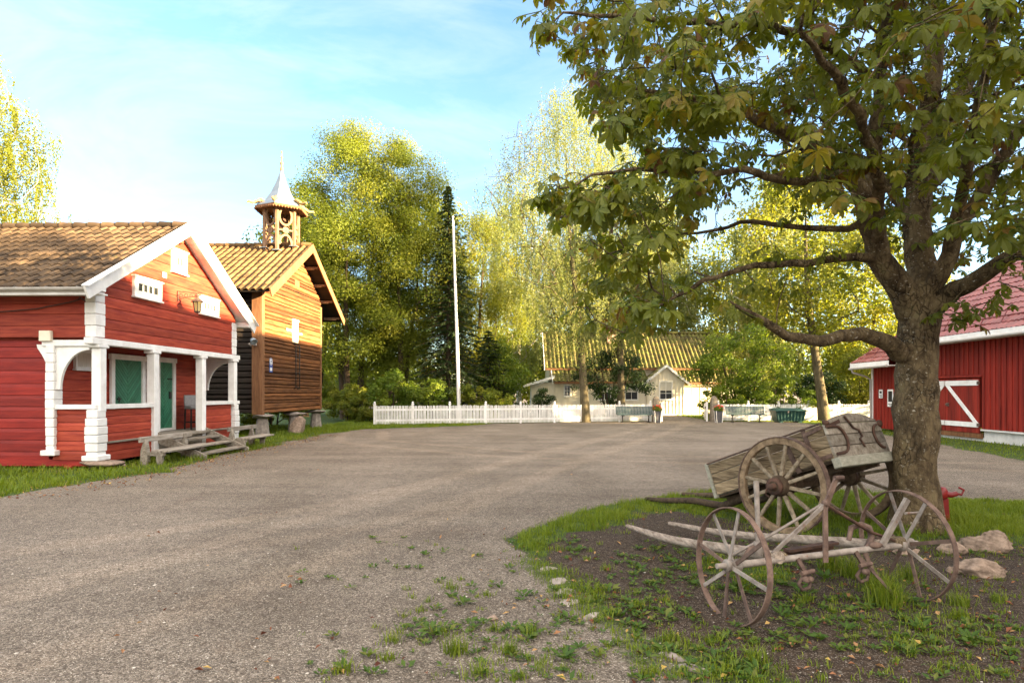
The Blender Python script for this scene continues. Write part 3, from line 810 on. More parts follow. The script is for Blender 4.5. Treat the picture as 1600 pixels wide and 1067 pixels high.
    mb = MB(); mb.bb((0.02, 3.0, 5.42), (.12, 3.14, 5.5)); mb.tube([(.03, 3.02, 5.62), (.14, 3.05, 5.6), (.1, 3.07, 5.5)], .014, 6); mb.build('gable_hook', MAT['red'], root)
    mb = MB(); mb.bb((-1.13, -.14, 2.66), (-.88, -.05, 2.88)); mb.build('junction_box', MAT['cream'], root, .012)
    mb = MB(); mb.tube([(-.3, -.1, 3.52), (-.5, -.12, 3.46), (-1.2, -.11, 3.33), (-2.4, -.11, 3.24), (-5, -.11, 3.2)], .011, 6); mb.tube([(-.3, -.1, 3.52), (-.24, -.16, 3.56), (-.1, -.2, 3.48)], .012, 6)
    mb.build('cable', MAT['iron'], root)
    # roof
    u = -ex; vN = nrm((0, 1, SL)); nN = nrm((0, -SL, 1)); vF = nrm((0, -1, SL)); nF = nrm((0, SL, 1))
    eN = (.30, -.72, RZ - SL * (RY + .72)); eF = (.30, 6.86, RZ - SL * (6.86 - RY))
    S = math.hypot(RY + .72, SL * (RY + .72)); S2 = math.hypot(6.86 - RY, SL * (6.86 - RY))
    mb = MB()
    tile_roof(mb, eN, u, 8.9, vN, S, nN, .235, .34, .028, .026, seed=4)
    tile_roof(mb, eF, u, 8.9, vF, S2, nF, .235, .34, .028, .026, seed=5, du=4)
    k = 0.30
    while k > -8.5:
        mb.tube([(k, RY, RZ + .015), (k - .40, RY, RZ + .035)], [.085, .1], 8, False); k -= .37
    rf = mb.build('tiled_roof', MAT['tile'], root)
    mb = MB()
    for (e, vv, nn, s_) in ((eN, vN, nN, S), (eF, vF, nF, S2)):
        e = np.asarray(e); a = e - nn * .05; 
        for t0, t1 in ((0, s_),):
            p = [a, a + vv * s_, a + vv * s_ + u * 8.9, a + u * 8.9]
            mb.extr(p, -nn * .035)
    mb.build('roof_boarding', MAT['white'], root)
    mb = MB()
    for e, vv, nn, s_, sg in ((eN, vN, nN, S, 1), (eF, vF, nF, S2, -1)):
        e = np.asarray(e)
        top = e + nn * .06 + ex * .005; lo = e - nn * .20 + ex * .005
        tp = np.array([.305, RY, 0]); 
        zt = RZ + .07; zl = RZ - .235
        mb.extr([top - vv * .1, lo - vv * .1, (.305, RY, zl), (.305, RY, zt)], (.045, 0, 0))
        a = e + nn * .061 + ex * .0 - vv * .1
        mb.extr([a - ex * .02, a - ex * .02 + nn * .022, np.array([.28, RY, zt + .006 + .022]), np.array([.28, RY, zt + .006])], (.16, 0, 0))
    mb.build('bargeboard', MAT['white'], root)
    mb = MB()
    mb.bb((-8.5, -.70, 3.53), (.28, -.66, 3.68)); mb.bb((-8.5, -.665, 3.60), (.28, -.06, 3.63))
    mb.cut(); mb.bb((-.1, -.34, 3.66), (.34, -.2, 3.78)); mb.cut(); mb.bb((-.1, LW + .2, 3.62), (.34, LW + .34, 3.76))
    for yy in (RY - 2.6, RY + 2.9):
        pass
    mb.build('eave_board', MAT['white'], root)
    mb = MB(); a = np.linspace(PI, 2 * PI, 9)
    prof = [(-.76 + .07 * math.cos(q), 3.665 + .07 * math.sin(q)) for q in a]; ins = [(-.76 + .058 * math.cos(q), 3.665 + .058 * math.sin(q)) for q in a[::-1]]
    mb.extr([(.3, y, z) for y, z in prof + ins], (-8.9, 0, 0))
    for k in range(14): mb.bb((.2 - k * .62, -.84, 3.665), (.17 - k * .62, -.68, 3.685))
    mb.build('gutter', MAT['gutter'], root)
    return root
HOUSE = red_house()
def hw(x, y, z):      # red-house local -> world
    c, s = math.cos(A_ROT), math.sin(A_ROT); l = HOUSE.location
    return np.array([l.x + c * x - s * y, l.y + s * x + c * y, z])

# ------------------------------------------------------------------ brown storehouse with bell tower
def storehouse():
    y0 = 23.04; x0 = -9.7 + .03 * y0
    root = thing('log_storehouse', 'brown tarred log storehouse on stone pillars with a carved bell tower', 'storehouse', (x0, y0, 0), A_ROT, None, False)
    ex = np.array([1.0, 0, 0]); ey = np.array([0, 1.0, 0])
    LW = 6.36; RY = 3.5; RZ = 7.68; SL = .583; OV = .62
    rg = np.random.default_rng(8)
    mb = MB()
    def ends(z):
        d = (RZ - .16 - z) / SL
        return (max(.05, RY - d), min(LW, RY + d))
    logwall(mb, (0, 0, 0), ey, ex, .84, RZ - .3, .165, .25, ends, bulge=.045, jit=.42, rng=rg, tilt=.05)
    mb.build('gable_wall', MAT['storewood'], root)
    mb = MB()
    logwall(mb, (0, 0, 0), ex, -ey, .84, 5.45, .185, .2, lambda z: (-8, -.1), bulge=.05, jit=.25, rng=rg)
    logwall(mb, (0, LW, 0), ex, ey, .84, 5.6, .185, .2, lambda z: (-8, -.1), bulge=.05, jit=.25, rng=rg)
    mb.bb((-8, .1, .86), (-.2, LW - .1, .95))
    mb.build('side_wall', MAT['storedark'], root)
    mb = MB()
    mb.bb((-.30, -.16, .80), (-.02, -.06, 5.5)); mb.cut(); mb.bb((-.02, -.16, .80), (.085, .06, 5.48)); mb.cut(); mb.bb((-.05, LW - .1, .82), (.07, LW + .05, 5.5)); mb.cut(); mb.bb((-8, -.1, 5.38), (.0, -.06, 5.56))
    mb.build('corner_board', MAT['storeboard'], root, .01)
    # hatch, ladder
    f = MB(); f.bb((.03, 2.82, 3.62), (.09, 3.38, 4.5)); f.bb((.03, 2.76, 4.5), (.11, 3.44, 4.57)); f.bb((.03, 2.2, 4.04), (.065, 2.82, 4.13)); f.bb((.03, 3.38, 4.0), (.065, 3.9, 4.08))
    h = f.build('hatch', MAT['cream'], root, .006)
    f = MB(); f.bb((.09, 2.92, 3.74), (.105, 3.28, 4.36)); f.bb((.105, 2.94, 4.0), (.12, 3.26, 4.06)); f.build('hatch_panel', MAT['white'], h)
    f = MB()
    for y in (3.0, 3.42): f.tube([(.03, y, 3.56), (.13, y, 3.52), (.13, y, 1.78), (.03, y, 1.74)], .02, 6)
    for z in (1.8, 2.4, 3.0, 3.45): f.tube([(.13, 2.9 if z < 1.9 else 3.0, z), (.13, 3.42, z)], .016, 6)
    f.build('ladder_rail', MAT['iron'], root)
    f = MB(); f.bb((.03, 3.1, 5.95), (.06, 3.6, 6.2)); f.build('vent_panel', MAT['storeboard'], root)
    # roof
    u = -ex; vN = nrm((0, 1, SL)); nN = nrm((0, -SL, 1)); vF = nrm((0, -1, SL)); nF = nrm((0, SL, 1))
    yE, yF = -.76, 7.95
    eN = np.array((OV, yE, RZ - SL * (RY - yE))); eF = np.array((OV, yF, RZ - SL * (yF - RY)))
    S = math.hypot(RY - yE, SL * (RY - yE)); S2 = math.hypot(yF - RY, SL * (yF - RY))
    mb = MB()
    tile_roof(mb, eN, u, 8.8, vN, S, nN, .27, .38, .04, .02, seed=9)
    tile_roof(mb, eF, u, 8.8, vF, S2, nF, .27, .38, .04, .02, seed=10, du=4)
    k = OV
    while k > -8: mb.tube([(k, RY, RZ + .02), (k - .42, RY, RZ + .04)], [.09, .11], 8, False); k -= .4
    mb.build('tiled_roof', MAT['tile_gold'], root)
    mb = MB()
    for e, vv, nn, s_ in ((eN, vN, nN, S), (eF, vF, nF, S2)):
        a = e - nn * .06
        mb.extr([a, a + vv * s_, a + vv * s_ + u * 8.8, a + u * 8.8], -nn * .04)
    mb.build('roof_boarding', MAT['storedark'], root)
    mb = MB()
    for e, vv, nn, s_ in ((eN, vN, nN, S), (eF, vF, nF, S2)):
        mb.extr([e + nn * .05 - vv * .08, e - nn * .25 - vv * .08, (OV, RY, RZ - .29), (OV, RY, RZ + .06)], (.05, 0, 0))
    mb.build('bargeboard', MAT['storeboard'], root)
    mb = MB()
    for y in (RY + .95, RY + 1.95, RY + 2.95, RY + 4.05, RY - 1.2, RY - 2.4):
        z = RZ - SL * abs(y - RY) - .2
        mb.cut(); mb.extr([(-.2, y - .07, z - .07), (.36, y - .07, z - .07), (.42, y - .07, z - .03), (.50, y - .07, z - .06), (.58, y - .07, z - .01), (.58, y - .07, z + .05), (-.2, y - .07, z + .05)], (0, .14, 0))
    mb.build('purlin_end', MAT['towerwood'], root, .01)
    mb = MB(); mb.bb((.55, 3.42, 6.55), (.66, 3.62, 6.95)); 
    # stone pillars
    for (y, sx) in ((.12, .02), (3.3, .0), (6.0, -.02)):
        mb = MB(); mb.T = None
        a = np.arange(8) * PI / 4 + .3
        b = [(.27 * math.cos(q) + sx - .05, y + .27 * math.sin(q), -.05) for q in a]; t = [(.19 * math.cos(q) + sx - .05, y + .19 * math.sin(q), .66) for q in a]
        mb.add(np.array(b + t), [tuple(range(7, -1, -1)), tuple(range(8, 16))] + [(i, (i + 1) % 8, 8 + (i + 1) % 8, 8 + i) for i in range(8)], 0, .5)
        p = mb.build('stone_pillar', MAT['stone'], root, .02)
        c = MB(); c.rock((sx - .04, y, .735), (.98, .86, .18), 50 + int(y), rough=.03, ncut=22); c.build('cap_stone', MAT['stone'], p)
    for (y, x) in ((.3, -4), (3, -4), (6, -4)):
        mb = MB(); mb.lathe([(.0, -.05), (.28, -.05), (.2, .66), (.42, .68), (.40, .81), (0, .82)], (x, y, 0), seg=8, smooth=False); mb.build('stone_pillar', MAT['stone'], root)
    # bell tower
    tx, ty, tz = -.66 + .0, RY, RZ - .35
    R = .68; H0, H1 = tz, 9.18
    cor = [(tx + R * math.cos(PI / 6 + k * PI / 3 + .12), ty + R * math.sin(PI / 6 + k * PI / 3 + .12)) for k in range(6)]
    tower = MB()
    for cx, cy in cor: tower.bb((cx - .06, cy - .06, H0), (cx + .06, cy + .06, H1))
    tw = tower.build('bell_tower', MAT['towerwood'], root, .012)
    for k in range(6):
        a = np.array(cor[k]); b = np.array(cor[(k + 1) % 6]); c2 = (a + b) / 2; d = nrm(np.append(b - a, 0)); zz = np.array([0, 0, 1.0])
        w = np.linalg.norm(b - a) / 2 - .05
        pn = MB(); cc = np.array([c2[0], c2[1], 0])
        pn.ring(cc + zz * (H1 - .42), d, zz, w, .40, w - .085, .31, .05, 24)
        pn.ring(cc + zz * (H1 - .98), d, zz, .13, .13, .045, .045, .06, 12)
        pn.ring(cc + zz * (H0 + .28), d, zz, w, .44, w - .085, .35, .05, 14, 0, PI)
        pn.beam(cc + zz * (H1 - .05) - d * w, cc + zz * (H1 - .05) + d * w, .05, .10)
        pn.beam(cc + zz * (H1 - .98) - d * w, cc + zz * (H1 - .98) + d * w, .045, .06)
        pn.build('arch_panel', MAT['towerwood'], tw)
    hexa = [PI / 6 + k * PI / 3 + .12 for k in range(6)]
    sp = MB(); prof = [(1.0, 9.19), (.98, 9.25), (.66, 9.48), (.42, 9.85), (.22, 10.3), (.07, 10.72), (.04, 10.8)]
    for (r0, z0), (r1, z1) in zip(prof[:-1], prof[1:]):
        for k in range(6):
            q = [(tx + r * math.cos(hexa[j % 6]), ty + r * math.sin(hexa[j % 6]), z) for (r, z, j) in ((r0, z0, k), (r0, z0, k + 1), (r1, z1, k + 1), (r1, z1, k))]
            sp.add(q, np.array([[0, 1, 2, 3]]), 0, float(k % 3) * .4)
    sp.build('spire', MAT['zinc'], tw)
    ev = MB()
    pts = [(tx + 1.06 * math.cos(q), ty + 1.06 * math.sin(q), 9.10) for q in hexa]
    ev.extr(pts, (0, 0, .08))
    for k in range(6):
        a = np.array(pts[k]); b = np.array(pts[(k + 1) % 6])
        for j in range(9):
            c = a + (b - a) * (j + .5) / 9; ev.lathe([(0, -.075), (.05, -.05), (.055, .0), (.0, .0)], c - np.array([0, 0, .0]), seg=6)
    ev.build('carved_eave', MAT['storeboard'], tw)
    cr = MB()
    for q in hexa:
        cr.cut(); c = np.array([tx + 1.06 * math.cos(q), ty + 1.06 * math.sin(q), 9.2]); o = np.array([math.cos(q), math.sin(q), 0])
        cr.tube([c - o * .35 + np.array([0, 0, .26]), c - o * .2 + np.array([0, 0, .24]), c - o * .08 + np.array([0, 0, .12]), c + o * .08 + np.array([0, 0, .06]), c + o * .26 + np.array([0, 0, .10]), c + o * .30 + np.array([0, 0, .04])], [.05, .07, .06, .06, .05, .03], 6, wob=.5)
        for j in range(3): cr.rock(c - o * (.05 + .1 * j) + np.array([0, 0, .14 + .05 * j]), (.14, .14, .16), 60 + j, 6, 8)
    cr.build('carved_crest', MAT['towergold'], tw)
    fn = MB(); fn.lathe([(.05, 10.75), (.07, 10.85), (.045, 10.95), (.05, 11.05), (.075, 11.1), (.035, 11.16), (.03, 11.3), (.055, 11.34), (.02, 11.4), (.018, 11.52), (.05, 11.56), (.0, 11.62)], (tx, ty, 0), seg=8)
    fn.build('finial', MAT['towergold'], tw)
    bl = MB(); bl.lathe([(0, .42), (.05, .42), (.11, .38), (.14, .2), (.17, .06), (.22, 0), (.2, 0), (0, .1)], (tx, ty, 8.35), seg=14); bl.beam((tx, ty - .55, 8.82), (tx, ty + .55, 8.82), .07, .09)
    bl.build('bell', MAT['rustdark'], tw)
    fl = MB()
    for cx, cy in cor: fl.cut(); fl.box((cx, cy, RZ - SL * abs(cy - RY) + .06), (.3, .3, .02), None, 0)
    fl.build('flashing', MAT['zinc'], tw)
    return root
STORE = storehouse()
def sw(x, y, z):
    c, s = math.cos(A_ROT), math.sin(A_ROT); l = STORE.location
    return np.array([l.x + c * x - s * y, l.y + s * x + c * y, z])

# ------------------------------------------------------------------ red barn on the right
def barn():
    y0 = 20.8
    root = thing('red_barn', 'large red board barn with white braced double door and red sheet roof', 'barn', (14.6 + .03 * y0, y0, 0), A_ROT, None, False)
    ex = np.array([1.0, 0, 0]); ey = np.array([0, 1.0, 0])
    YN, YS, YA = -46.0, 3.62, 6.62
    mb = MB()
    mb.bb((.0, YN, .42), (.2, -.06, 3.55)); mb.bb((.0, -.06, 2.12), (.2, 3.5, 3.55)); mb.bb((.0, 3.5, .25), (.2, YS, 3.55))
    mb.bb((.2, YS - .15, .3), (15, YS, 3.5)); mb.extr([(-.3, YS, 3.5), (15.3, YS, 3.5), (7.5, YS, 9.6)], (0, -.15, 0))
    mb.bb((14.8, YN, .3), (15, YS - .16, 3.5)); mb.extr([(-.3, YN, 3.5), (15.3, YN, 3.5), (7.5, YN, 9.6)], (0, .15, 0)); mb.bb((.2, YN, .3), (15, YN + .15, 3.5))
    y = -.16; k = 0
    while y > YN:
        mb.bb((-.03, y - .065, .42), (.004, y, 3.4)); y -= .235
    y = .08
    while y < 3.5:
        mb.bb((-.03, y, 2.20), (.004, y + .06, 3.4)); y += .235
    mb.bb((-.045, -.1, 2.10), (.004, 3.5, 2.165))
    mb.build('board_wall', MAT['red_barn'], root)
    mb = MB(); mb.bb((.05, YN, 0), (.2, -.1, .34)); mb.bb((-.06, YN, .36), (.04, -.08, .41)); mb.bb((.05, -.1, 0), (.2, YS, .12))
    mb.build('foundation', surf('limewash', (.50, .48, .45), (.68, .66, .62), 4, (1, 1, 1), .85, .4, .01, .05, .2, ((.3, .27, .23), .15, 5)), root)
    mb = MB(); mb.bb((-.02, -.05, .10), (.06, 3.5, .27)); mb.build('sill_beam', MAT['storeboard'], root)
    for (a, b, hy) in ((.02, 1.69, 1), (1.71, 3.42, -1)):
        d = MB(); y = a
        while y < b - .05:
            yy = min(y + .155, b); d.bb((-.035, y + .003, .27), (.02, yy - .003, 2.06)); y = yy
        dr = d.build('door', MAT['red_barn'], root)
        br = MB(); x0 = -.036
        br.bb((x0 - .028, a + .02, 1.83), (x0, b - .01, 2.0)); br.bb((x0 - .028, a + .02, .46), (x0, b - .01, .62))
        yt, yb = (b - .12, a + .14) if hy > 0 else (a + .12, b - .14)
        br.extr([(x0 - .024, yt - .1, 1.83), (x0 - .024, yt + .1, 1.83), (x0 - .024, yb + .1, .62), (x0 - .024, yb - .1, .62)], (.022, 0, 0))
        br.build('brace', MAT['white'], dr)
        hg = MB(); hp = a - .04 if hy > 0 else b - .02
        for z in (.54, 1.91): hg.bb((-.072, hp, z - .05), (-.03, hp + .1, z + .05))
        if hy > 0: hg.bb((-.075, 1.5, 1.12), (-.035, 1.62, 1.24)); hg.lathe([(0, 0), (.03, 0), (.03, .05), (0, .06)], (-.075, 1.56, 1.18), (-1, 0, 0), 8)
        hg.build('door_iron', MAT['rust'], dr)
    # roof
    SLp = .79
    eL = np.array((-.55, YN - .3, 3.50)); L = YS - YN + .55; v = nrm((1, 0, SLp)); n = nrm((-SLp, 0, 1)); S = math.hypot(8.05, 8.05 * SLp)
    mb = MB()
    tile_roof(mb, eL, ey, L, v, S, n, .2, .36, .018, .028, du=4, seed=12, wave='x')
    eR = np.array((15.55, YN - .3, 3.50)); v2 = nrm((-1, 0, SLp)); n2 = nrm((SLp, 0, 1))
    mb.extr([eR, eR + ey * L, eR + ey * L + v2 * S, eR + v2 * S], -n2 * .05)
    mb.build('sheet_roof', MAT['barnroof'], root)
    mb = MB(); mb.extr([eL - n * .05, eL - n * .05 + ey * L, eL - n * .05 + ey * L + v * S, eL - n * .05 + v * S], -n * .04); mb.build('roof_boarding', MAT['red_barn'], root)
    mb = MB(); mb.bb((-.57, YN - .3, 3.27), (-.53, YS + .25, 3.50)); mb.bb((-.53, YN - .3, 3.29), (.0, YS + .25, 3.315))
    mb.extr([(-.57, YS + .25, 3.25), (-.57, YS + .25, 3.52), (7.5, YS + .25, 3.52 + 8.05 * SLp), (7.5, YS + .25, 3.25 + 8.05 * SLp)], (0, .03, 0))
    mb.build('fascia', MAT['white'], root)
    mb = MB(); mb.tube([(-.63, YN - .3, 3.30), (-.63, YS + .25, 3.30)], .05, 8); mb.build('gutter', MAT['gutter'], root)
    mb = MB()
    for k in range(2):
        o = eL + v * (.5 + k * .28) + n * .16
        mb.tube([o, o + ey * L], .014, 6)
    y = 0
    while y < L:
        o = eL + ey * y; mb.beam(o + v * .35 + n * .02, o + v * .8 + n * .22, .03, .02, n); mb.beam(o + v * .86 + n * .02, o + v * .8 + n * .22, .03, .02, n); y += .9
    mb.build('snow_guard', MAT['barnroof'], root)
    # lower annex at the far end
    mb = MB(); mb.bb((.0, YS + .003, .1), (.2, YA, 2.75)); mb.bb((.2, YA - .15, .1), (9, YA, 2.8)); mb.extr([(.1, YA, 2.8), (8, YA, 2.8), (4.2, YA, 5.3)], (0, -.15, 0))
    y = YS + .1
    while y < YA - .2: mb.bb((-.03, y, .12), (.004, y + .06, 2.7)); y += .235
    mb.build('annex_wall', MAT['red_barn'], root)
    sl = .62; e = np.array((-.8, YS + .29, 2.84)); v = nrm((1, 0, sl)); n = nrm((-sl, 0, 1)); S = math.hypot(5, 5 * sl)
    mb = MB(); tile_roof(mb, e, ey, YA - YS - .1, v, S, n, .2, .36, .018, .028, du=4, seed=13, wave='x')
    e2 = np.array((9.2, YS + .29, 2.84)); v2 = nrm((-1, 0, sl)); mb.extr([e2, e2 + ey * 2.9, e2 + ey * 2.9 + v2 * S, e2 + v2 * S], (0, 0, -.05))
    for y in (.4, 1.1, 1.8, 2.5): o = e + ey * y; mb.beam(o + v * .5 + n * .02, o + v * .9 + n * .2, .03, .02, n); mb.beam(o + v * .96 + n * .02, o + v * .9 + n * .2, .03, .02, n)
    for k in (.62, .9): o = e + v * k + n * (.1 if k < .7 else .2); mb.tube([o, o + ey * 2.9], .014, 6)
    mb.build('annex_roof', MAT['barnroof'], root)
    mb = MB(); mb.bb((-.82, YS + .29, 2.62), (-.78, YA + .2, 2.83)); mb.bb((-.78, YS + .29, 2.64), (.0, YA + .2, 2.665))
    mb.extr([(-.82, YA + .2, 2.6), (-.82, YA + .2, 2.85), (4.2, YA + .2, 2.85 + 5.02 * sl), (4.2, YA + .2, 2.6 + 5.02 * sl)], (0, .03, 0)); mb.bb((-.04, YA - .12, .1), (-.005, YA, 2.66))
    mb.build('annex_fascia', MAT['white'], root)
    mb = MB(); mb.tube([(-.86, YS + .3, 2.63), (-.86, YA + .2, 2.60)], .05, 8); mb.tube([(-.86, YA - .0, 2.58), (-.84, YA - .02, 2.45), (-.3, YA - .06, 2.28), (-.1, YA - .06, 2.15), (-.09, YA - .06, .15)], .04, 8); mb.build('downpipe', MAT['gutter'], root)
    for (ya, yb, z0, z1) in ((5.72, 6.0, 1.36, 1.72), (4.95, 5.35, 1.02, 1.72)):
        mb = MB(); mb.bb((-.045, ya, z0), (-.031, yb, z1)); s_ = mb.build('notice', MAT['paper'], root)
        mb = MB(); mb.bb((-.0475, ya + .06, z0 + .2), (-.0455, yb - .06, z1 - .07)); mb.bb((-.0475, ya + .05, z0 + .1), (-.0455, yb - .05, z0 + .13)); mb.bb((-.0475, ya + .05, z0 + .04), (-.0455, yb - .12, z0 + .07)); mb.build('notice_print', MAT['iron'], s_)
    return root
barn()

# ------------------------------------------------------------------ cream house behind the fence
def cream_house():
    root = thing('cream_house', 'cream board house with mossy tiled roof behind the picket fence', 'house', (8.5, 45.5, 0))
    mb = MB()
    mb.bb((2.7, 46.3, 0), (15.6, 52, 3.4)); mb.extr([(2.7, 46.3, 3.4), (2.7, 52, 3.4), (2.7, 49.15, 5.9)], (.2, 0, 0)); mb.extr([(15.4, 46.3, 3.4), (15.4, 52, 3.4), (15.4, 49.15, 5.9)], (.2, 0, 0))
    mb.bb((3.0, 44.9, 0), (9.4, 46.29, 2.3)); mb.bb((12.0, 45.6, 0), (15.9, 46.29, 2.3))
    mb.bb((9.4, 44.5, 0), (12.0, 46.28, 2.45)); mb.extr([(9.4, 44.5, 2.45), (12, 44.5, 2.45), (10.7, 44.5, 3.5)], (0, 3, 0))
    mb.bb((1.35, 45.0, 0), (2.99, 47.5, 2.3))
    for x in np.arange(9.5, 11.96, .24): 
        if not 10.2 < x < 11.15: mb.bb((x, 44.47, .1), (x + .05, 44.504, 2.45 + min(x - 9.4, 12 - x) * .78))
        else: mb.bb((x, 44.47, .1), (x + .05, 44.504, 1.0)); mb.bb((x, 44.47, 2.42), (x + .05, 44.504, 2.45 + min(x - 9.4, 12 - x) * .78))
    for x in np.arange(12.3, 15.8, .55): mb.bb((x, 45.575, .05), (x + .05, 45.604, 2.28))
    for x in np.arange(3.1, 9.3, .4): mb.bb((x, 44.875, .05), (x + .05, 44.904, 2.28))
    for x in np.arange(1.5, 2.9, .4): mb.bb((x, 44.975, .05), (x + .05, 45.004, 2.28))
    mb.build('wall', MAT['cream'], root)
    def pane_roof(mb, p0, u, L, d, n, seed):
        S = np.linalg.norm(d); tile_roof(mb, p0, u, L, d, S, n, .30, .40, .055, .02, seed=seed, du=4)
    mb = MB()
    pane_roof(mb, (2.4, 45.9, 3.35), (1, 0, 0), 13.5, np.array([0, 3.25, 2.75]), (0, -2.75, 3.25), 21)
    pane_roof(mb, (15.9, 52.4, 3.35), (-1, 0, 0), 13.5, np.array([0, -3.25, 2.75]), (0, 2.75, 3.25), 22)
    pane_roof(mb, (2.9, 44.45, 2.36), (1, 0, 0), 6.6, np.array([0, 1.6, .86]), (0, -.86, 1.6), 23)
    pane_roof(mb, (11.9, 45.2, 2.34), (1, 0, 0), 4.3, np.array([0, 1.0, 1.05]), (0, -1.05, 1.0), 24)
    for x in np.arange(2.4, 15.6, .4): mb.tube([(x, 49.15, 6.14), (x + .42, 49.15, 6.16)], [.1, .12], 6, False)
    mb.build('tiled_roof', MAT['tile_moss'], root)
    mb = MB()
    pane_roof(mb, (12.35, 44.3, 2.12), (0, 1, 0), 3.0, np.array([-1.65, 0, 1.36]), (1.36, 0, 1.65), 25)
    mb.cut(); pane_roof(mb, (9.05, 47.3, 2.12), (0, -1, 0), 3.0, np.array([1.65, 0, 1.36]), (-1.36, 0, 1.65), 26)
    mb.cut(); pane_roof(mb, (.85, 44.75, 2.05), (0, 1, 0), 2.9, np.array([2.1, 0, .62]), (-.62, 0, 2.1), 27)
    mb.build('entry_roof', MAT['tile_moss'], root)
    mb = MB()
    for s in (-1, 1):
        mb.cut(); mb.beam((10.7 + s * 1.72, 44.28, 2.02), (10.7, 44.28, 3.46), .06, .2, (0, -1, 0)) if False else mb.extr([(10.7 + s * 1.70, 44.24, 1.98), (10.7 + s * 1.70, 44.24, 2.16), (10.7, 44.24, 3.55), (10.7, 44.24, 3.34)], (0, .05, 0))
    mb.cut(); mb.extr([(.80, 44.68, 1.95), (.80, 44.68, 2.12), (2.99, 44.68, 2.78), (2.99, 44.68, 2.58)], (0, .05, 0)); mb.bb((.80, 44.73, 1.95), (.86, 47.6, 2.08))
    mb.cut(); mb.extr([(2.36, 45.85, 3.18), (2.36, 45.85, 3.45), (2.36, 49.15, 6.22), (2.36, 49.15, 5.95)], (-.05, 0, 0))
    mb.cut(); mb.extr([(2.84, 44.38, 2.2), (2.84, 44.38, 2.45), (2.84, 46.1, 3.32), (2.84, 46.1, 3.1)], (-.05, 0, 0))
    mb.cut(); mb.beam((1.6, 44.9, 2.0), (2.6, 44.72, 2.5), .05, .06)
    mb.build('bargeboard', MAT['white'], root)
    mb = MB(); mb.bb((2.4, 45.86, 3.2), (15.9, 45.92, 3.33)); mb.cut(); mb.bb((2.95, 44.4, 2.2), (9.3, 44.46, 2.33)); mb.cut(); mb.bb((12.4, 45.15, 2.2), (16.1, 45.22, 2.31)); mb.build('eave_board', MAT['storeboard'], root)
    window(root, 'window', (10.22, 44.5, 1.08), (1, 0, 0), (0, -1, 0), .94, 1.3, .07, (2, 3), curtain=True)
    window(root, 'window', (3.62, 44.9, 1.3), (1, 0, 0), (0, -1, 0), .5, .85, .07, (2, 2))
    for x in (6.0, 7.9): window(root, 'window', (x, 44.9, 1.05), (1, 0, 0), (0, -1, 0), .95, 1.15, .07, (2, 2), curtain=True)
    mb = MB(); mb.bb((7.2, 48.2, 5.0), (7.85, 48.8, 6.45)); mb.bb((7.14, 48.14, 6.45), (7.91, 48.86, 6.55)); mb.build('chimney', surf('chimney_brick', (.36, .22, .16), (.5, .34, .26), 8), root)
    mb = MB(); mb.bb((1.32, 44.985, 0), (2.98, 44.999, .25)); mb.build('plinth', MAT['stone'], root)
cream_house()
# ------------------------------------------------------------------ trees
def leaf_quads(mb, C, N, D, ln, wd, rnd, fold=.15):
    """one folded diamond per leaf: C centres, N normals, D leaf directions"""
    N = N / (np.linalg.norm(N, axis=1, keepdims=True) + 1e-9)
    D = D - N * np.sum(N * D, 1, keepdims=True); D = D / (np.linalg.norm(D, axis=1, keepdims=True) + 1e-9)
    S = np.cross(N, D)
    ln = np.asarray(ln).reshape(-1, 1) if not np.isscalar(ln) else ln
    wd = np.asarray(wd).reshape(-1, 1) if not np.isscalar(wd) else wd
    a = C - D * ln * .5; c = C + D * ln * .5
    b = C + S * wd * .5 + N * wd * fold; d = C - S * wd * .5 + N * wd * fold
    V = np.stack([a, b, c, d], 1).reshape(-1, 3)
    n = len(C); F = np.arange(4 * n).reshape(n, 4)
    mb.add(V, F, 0, rnd)

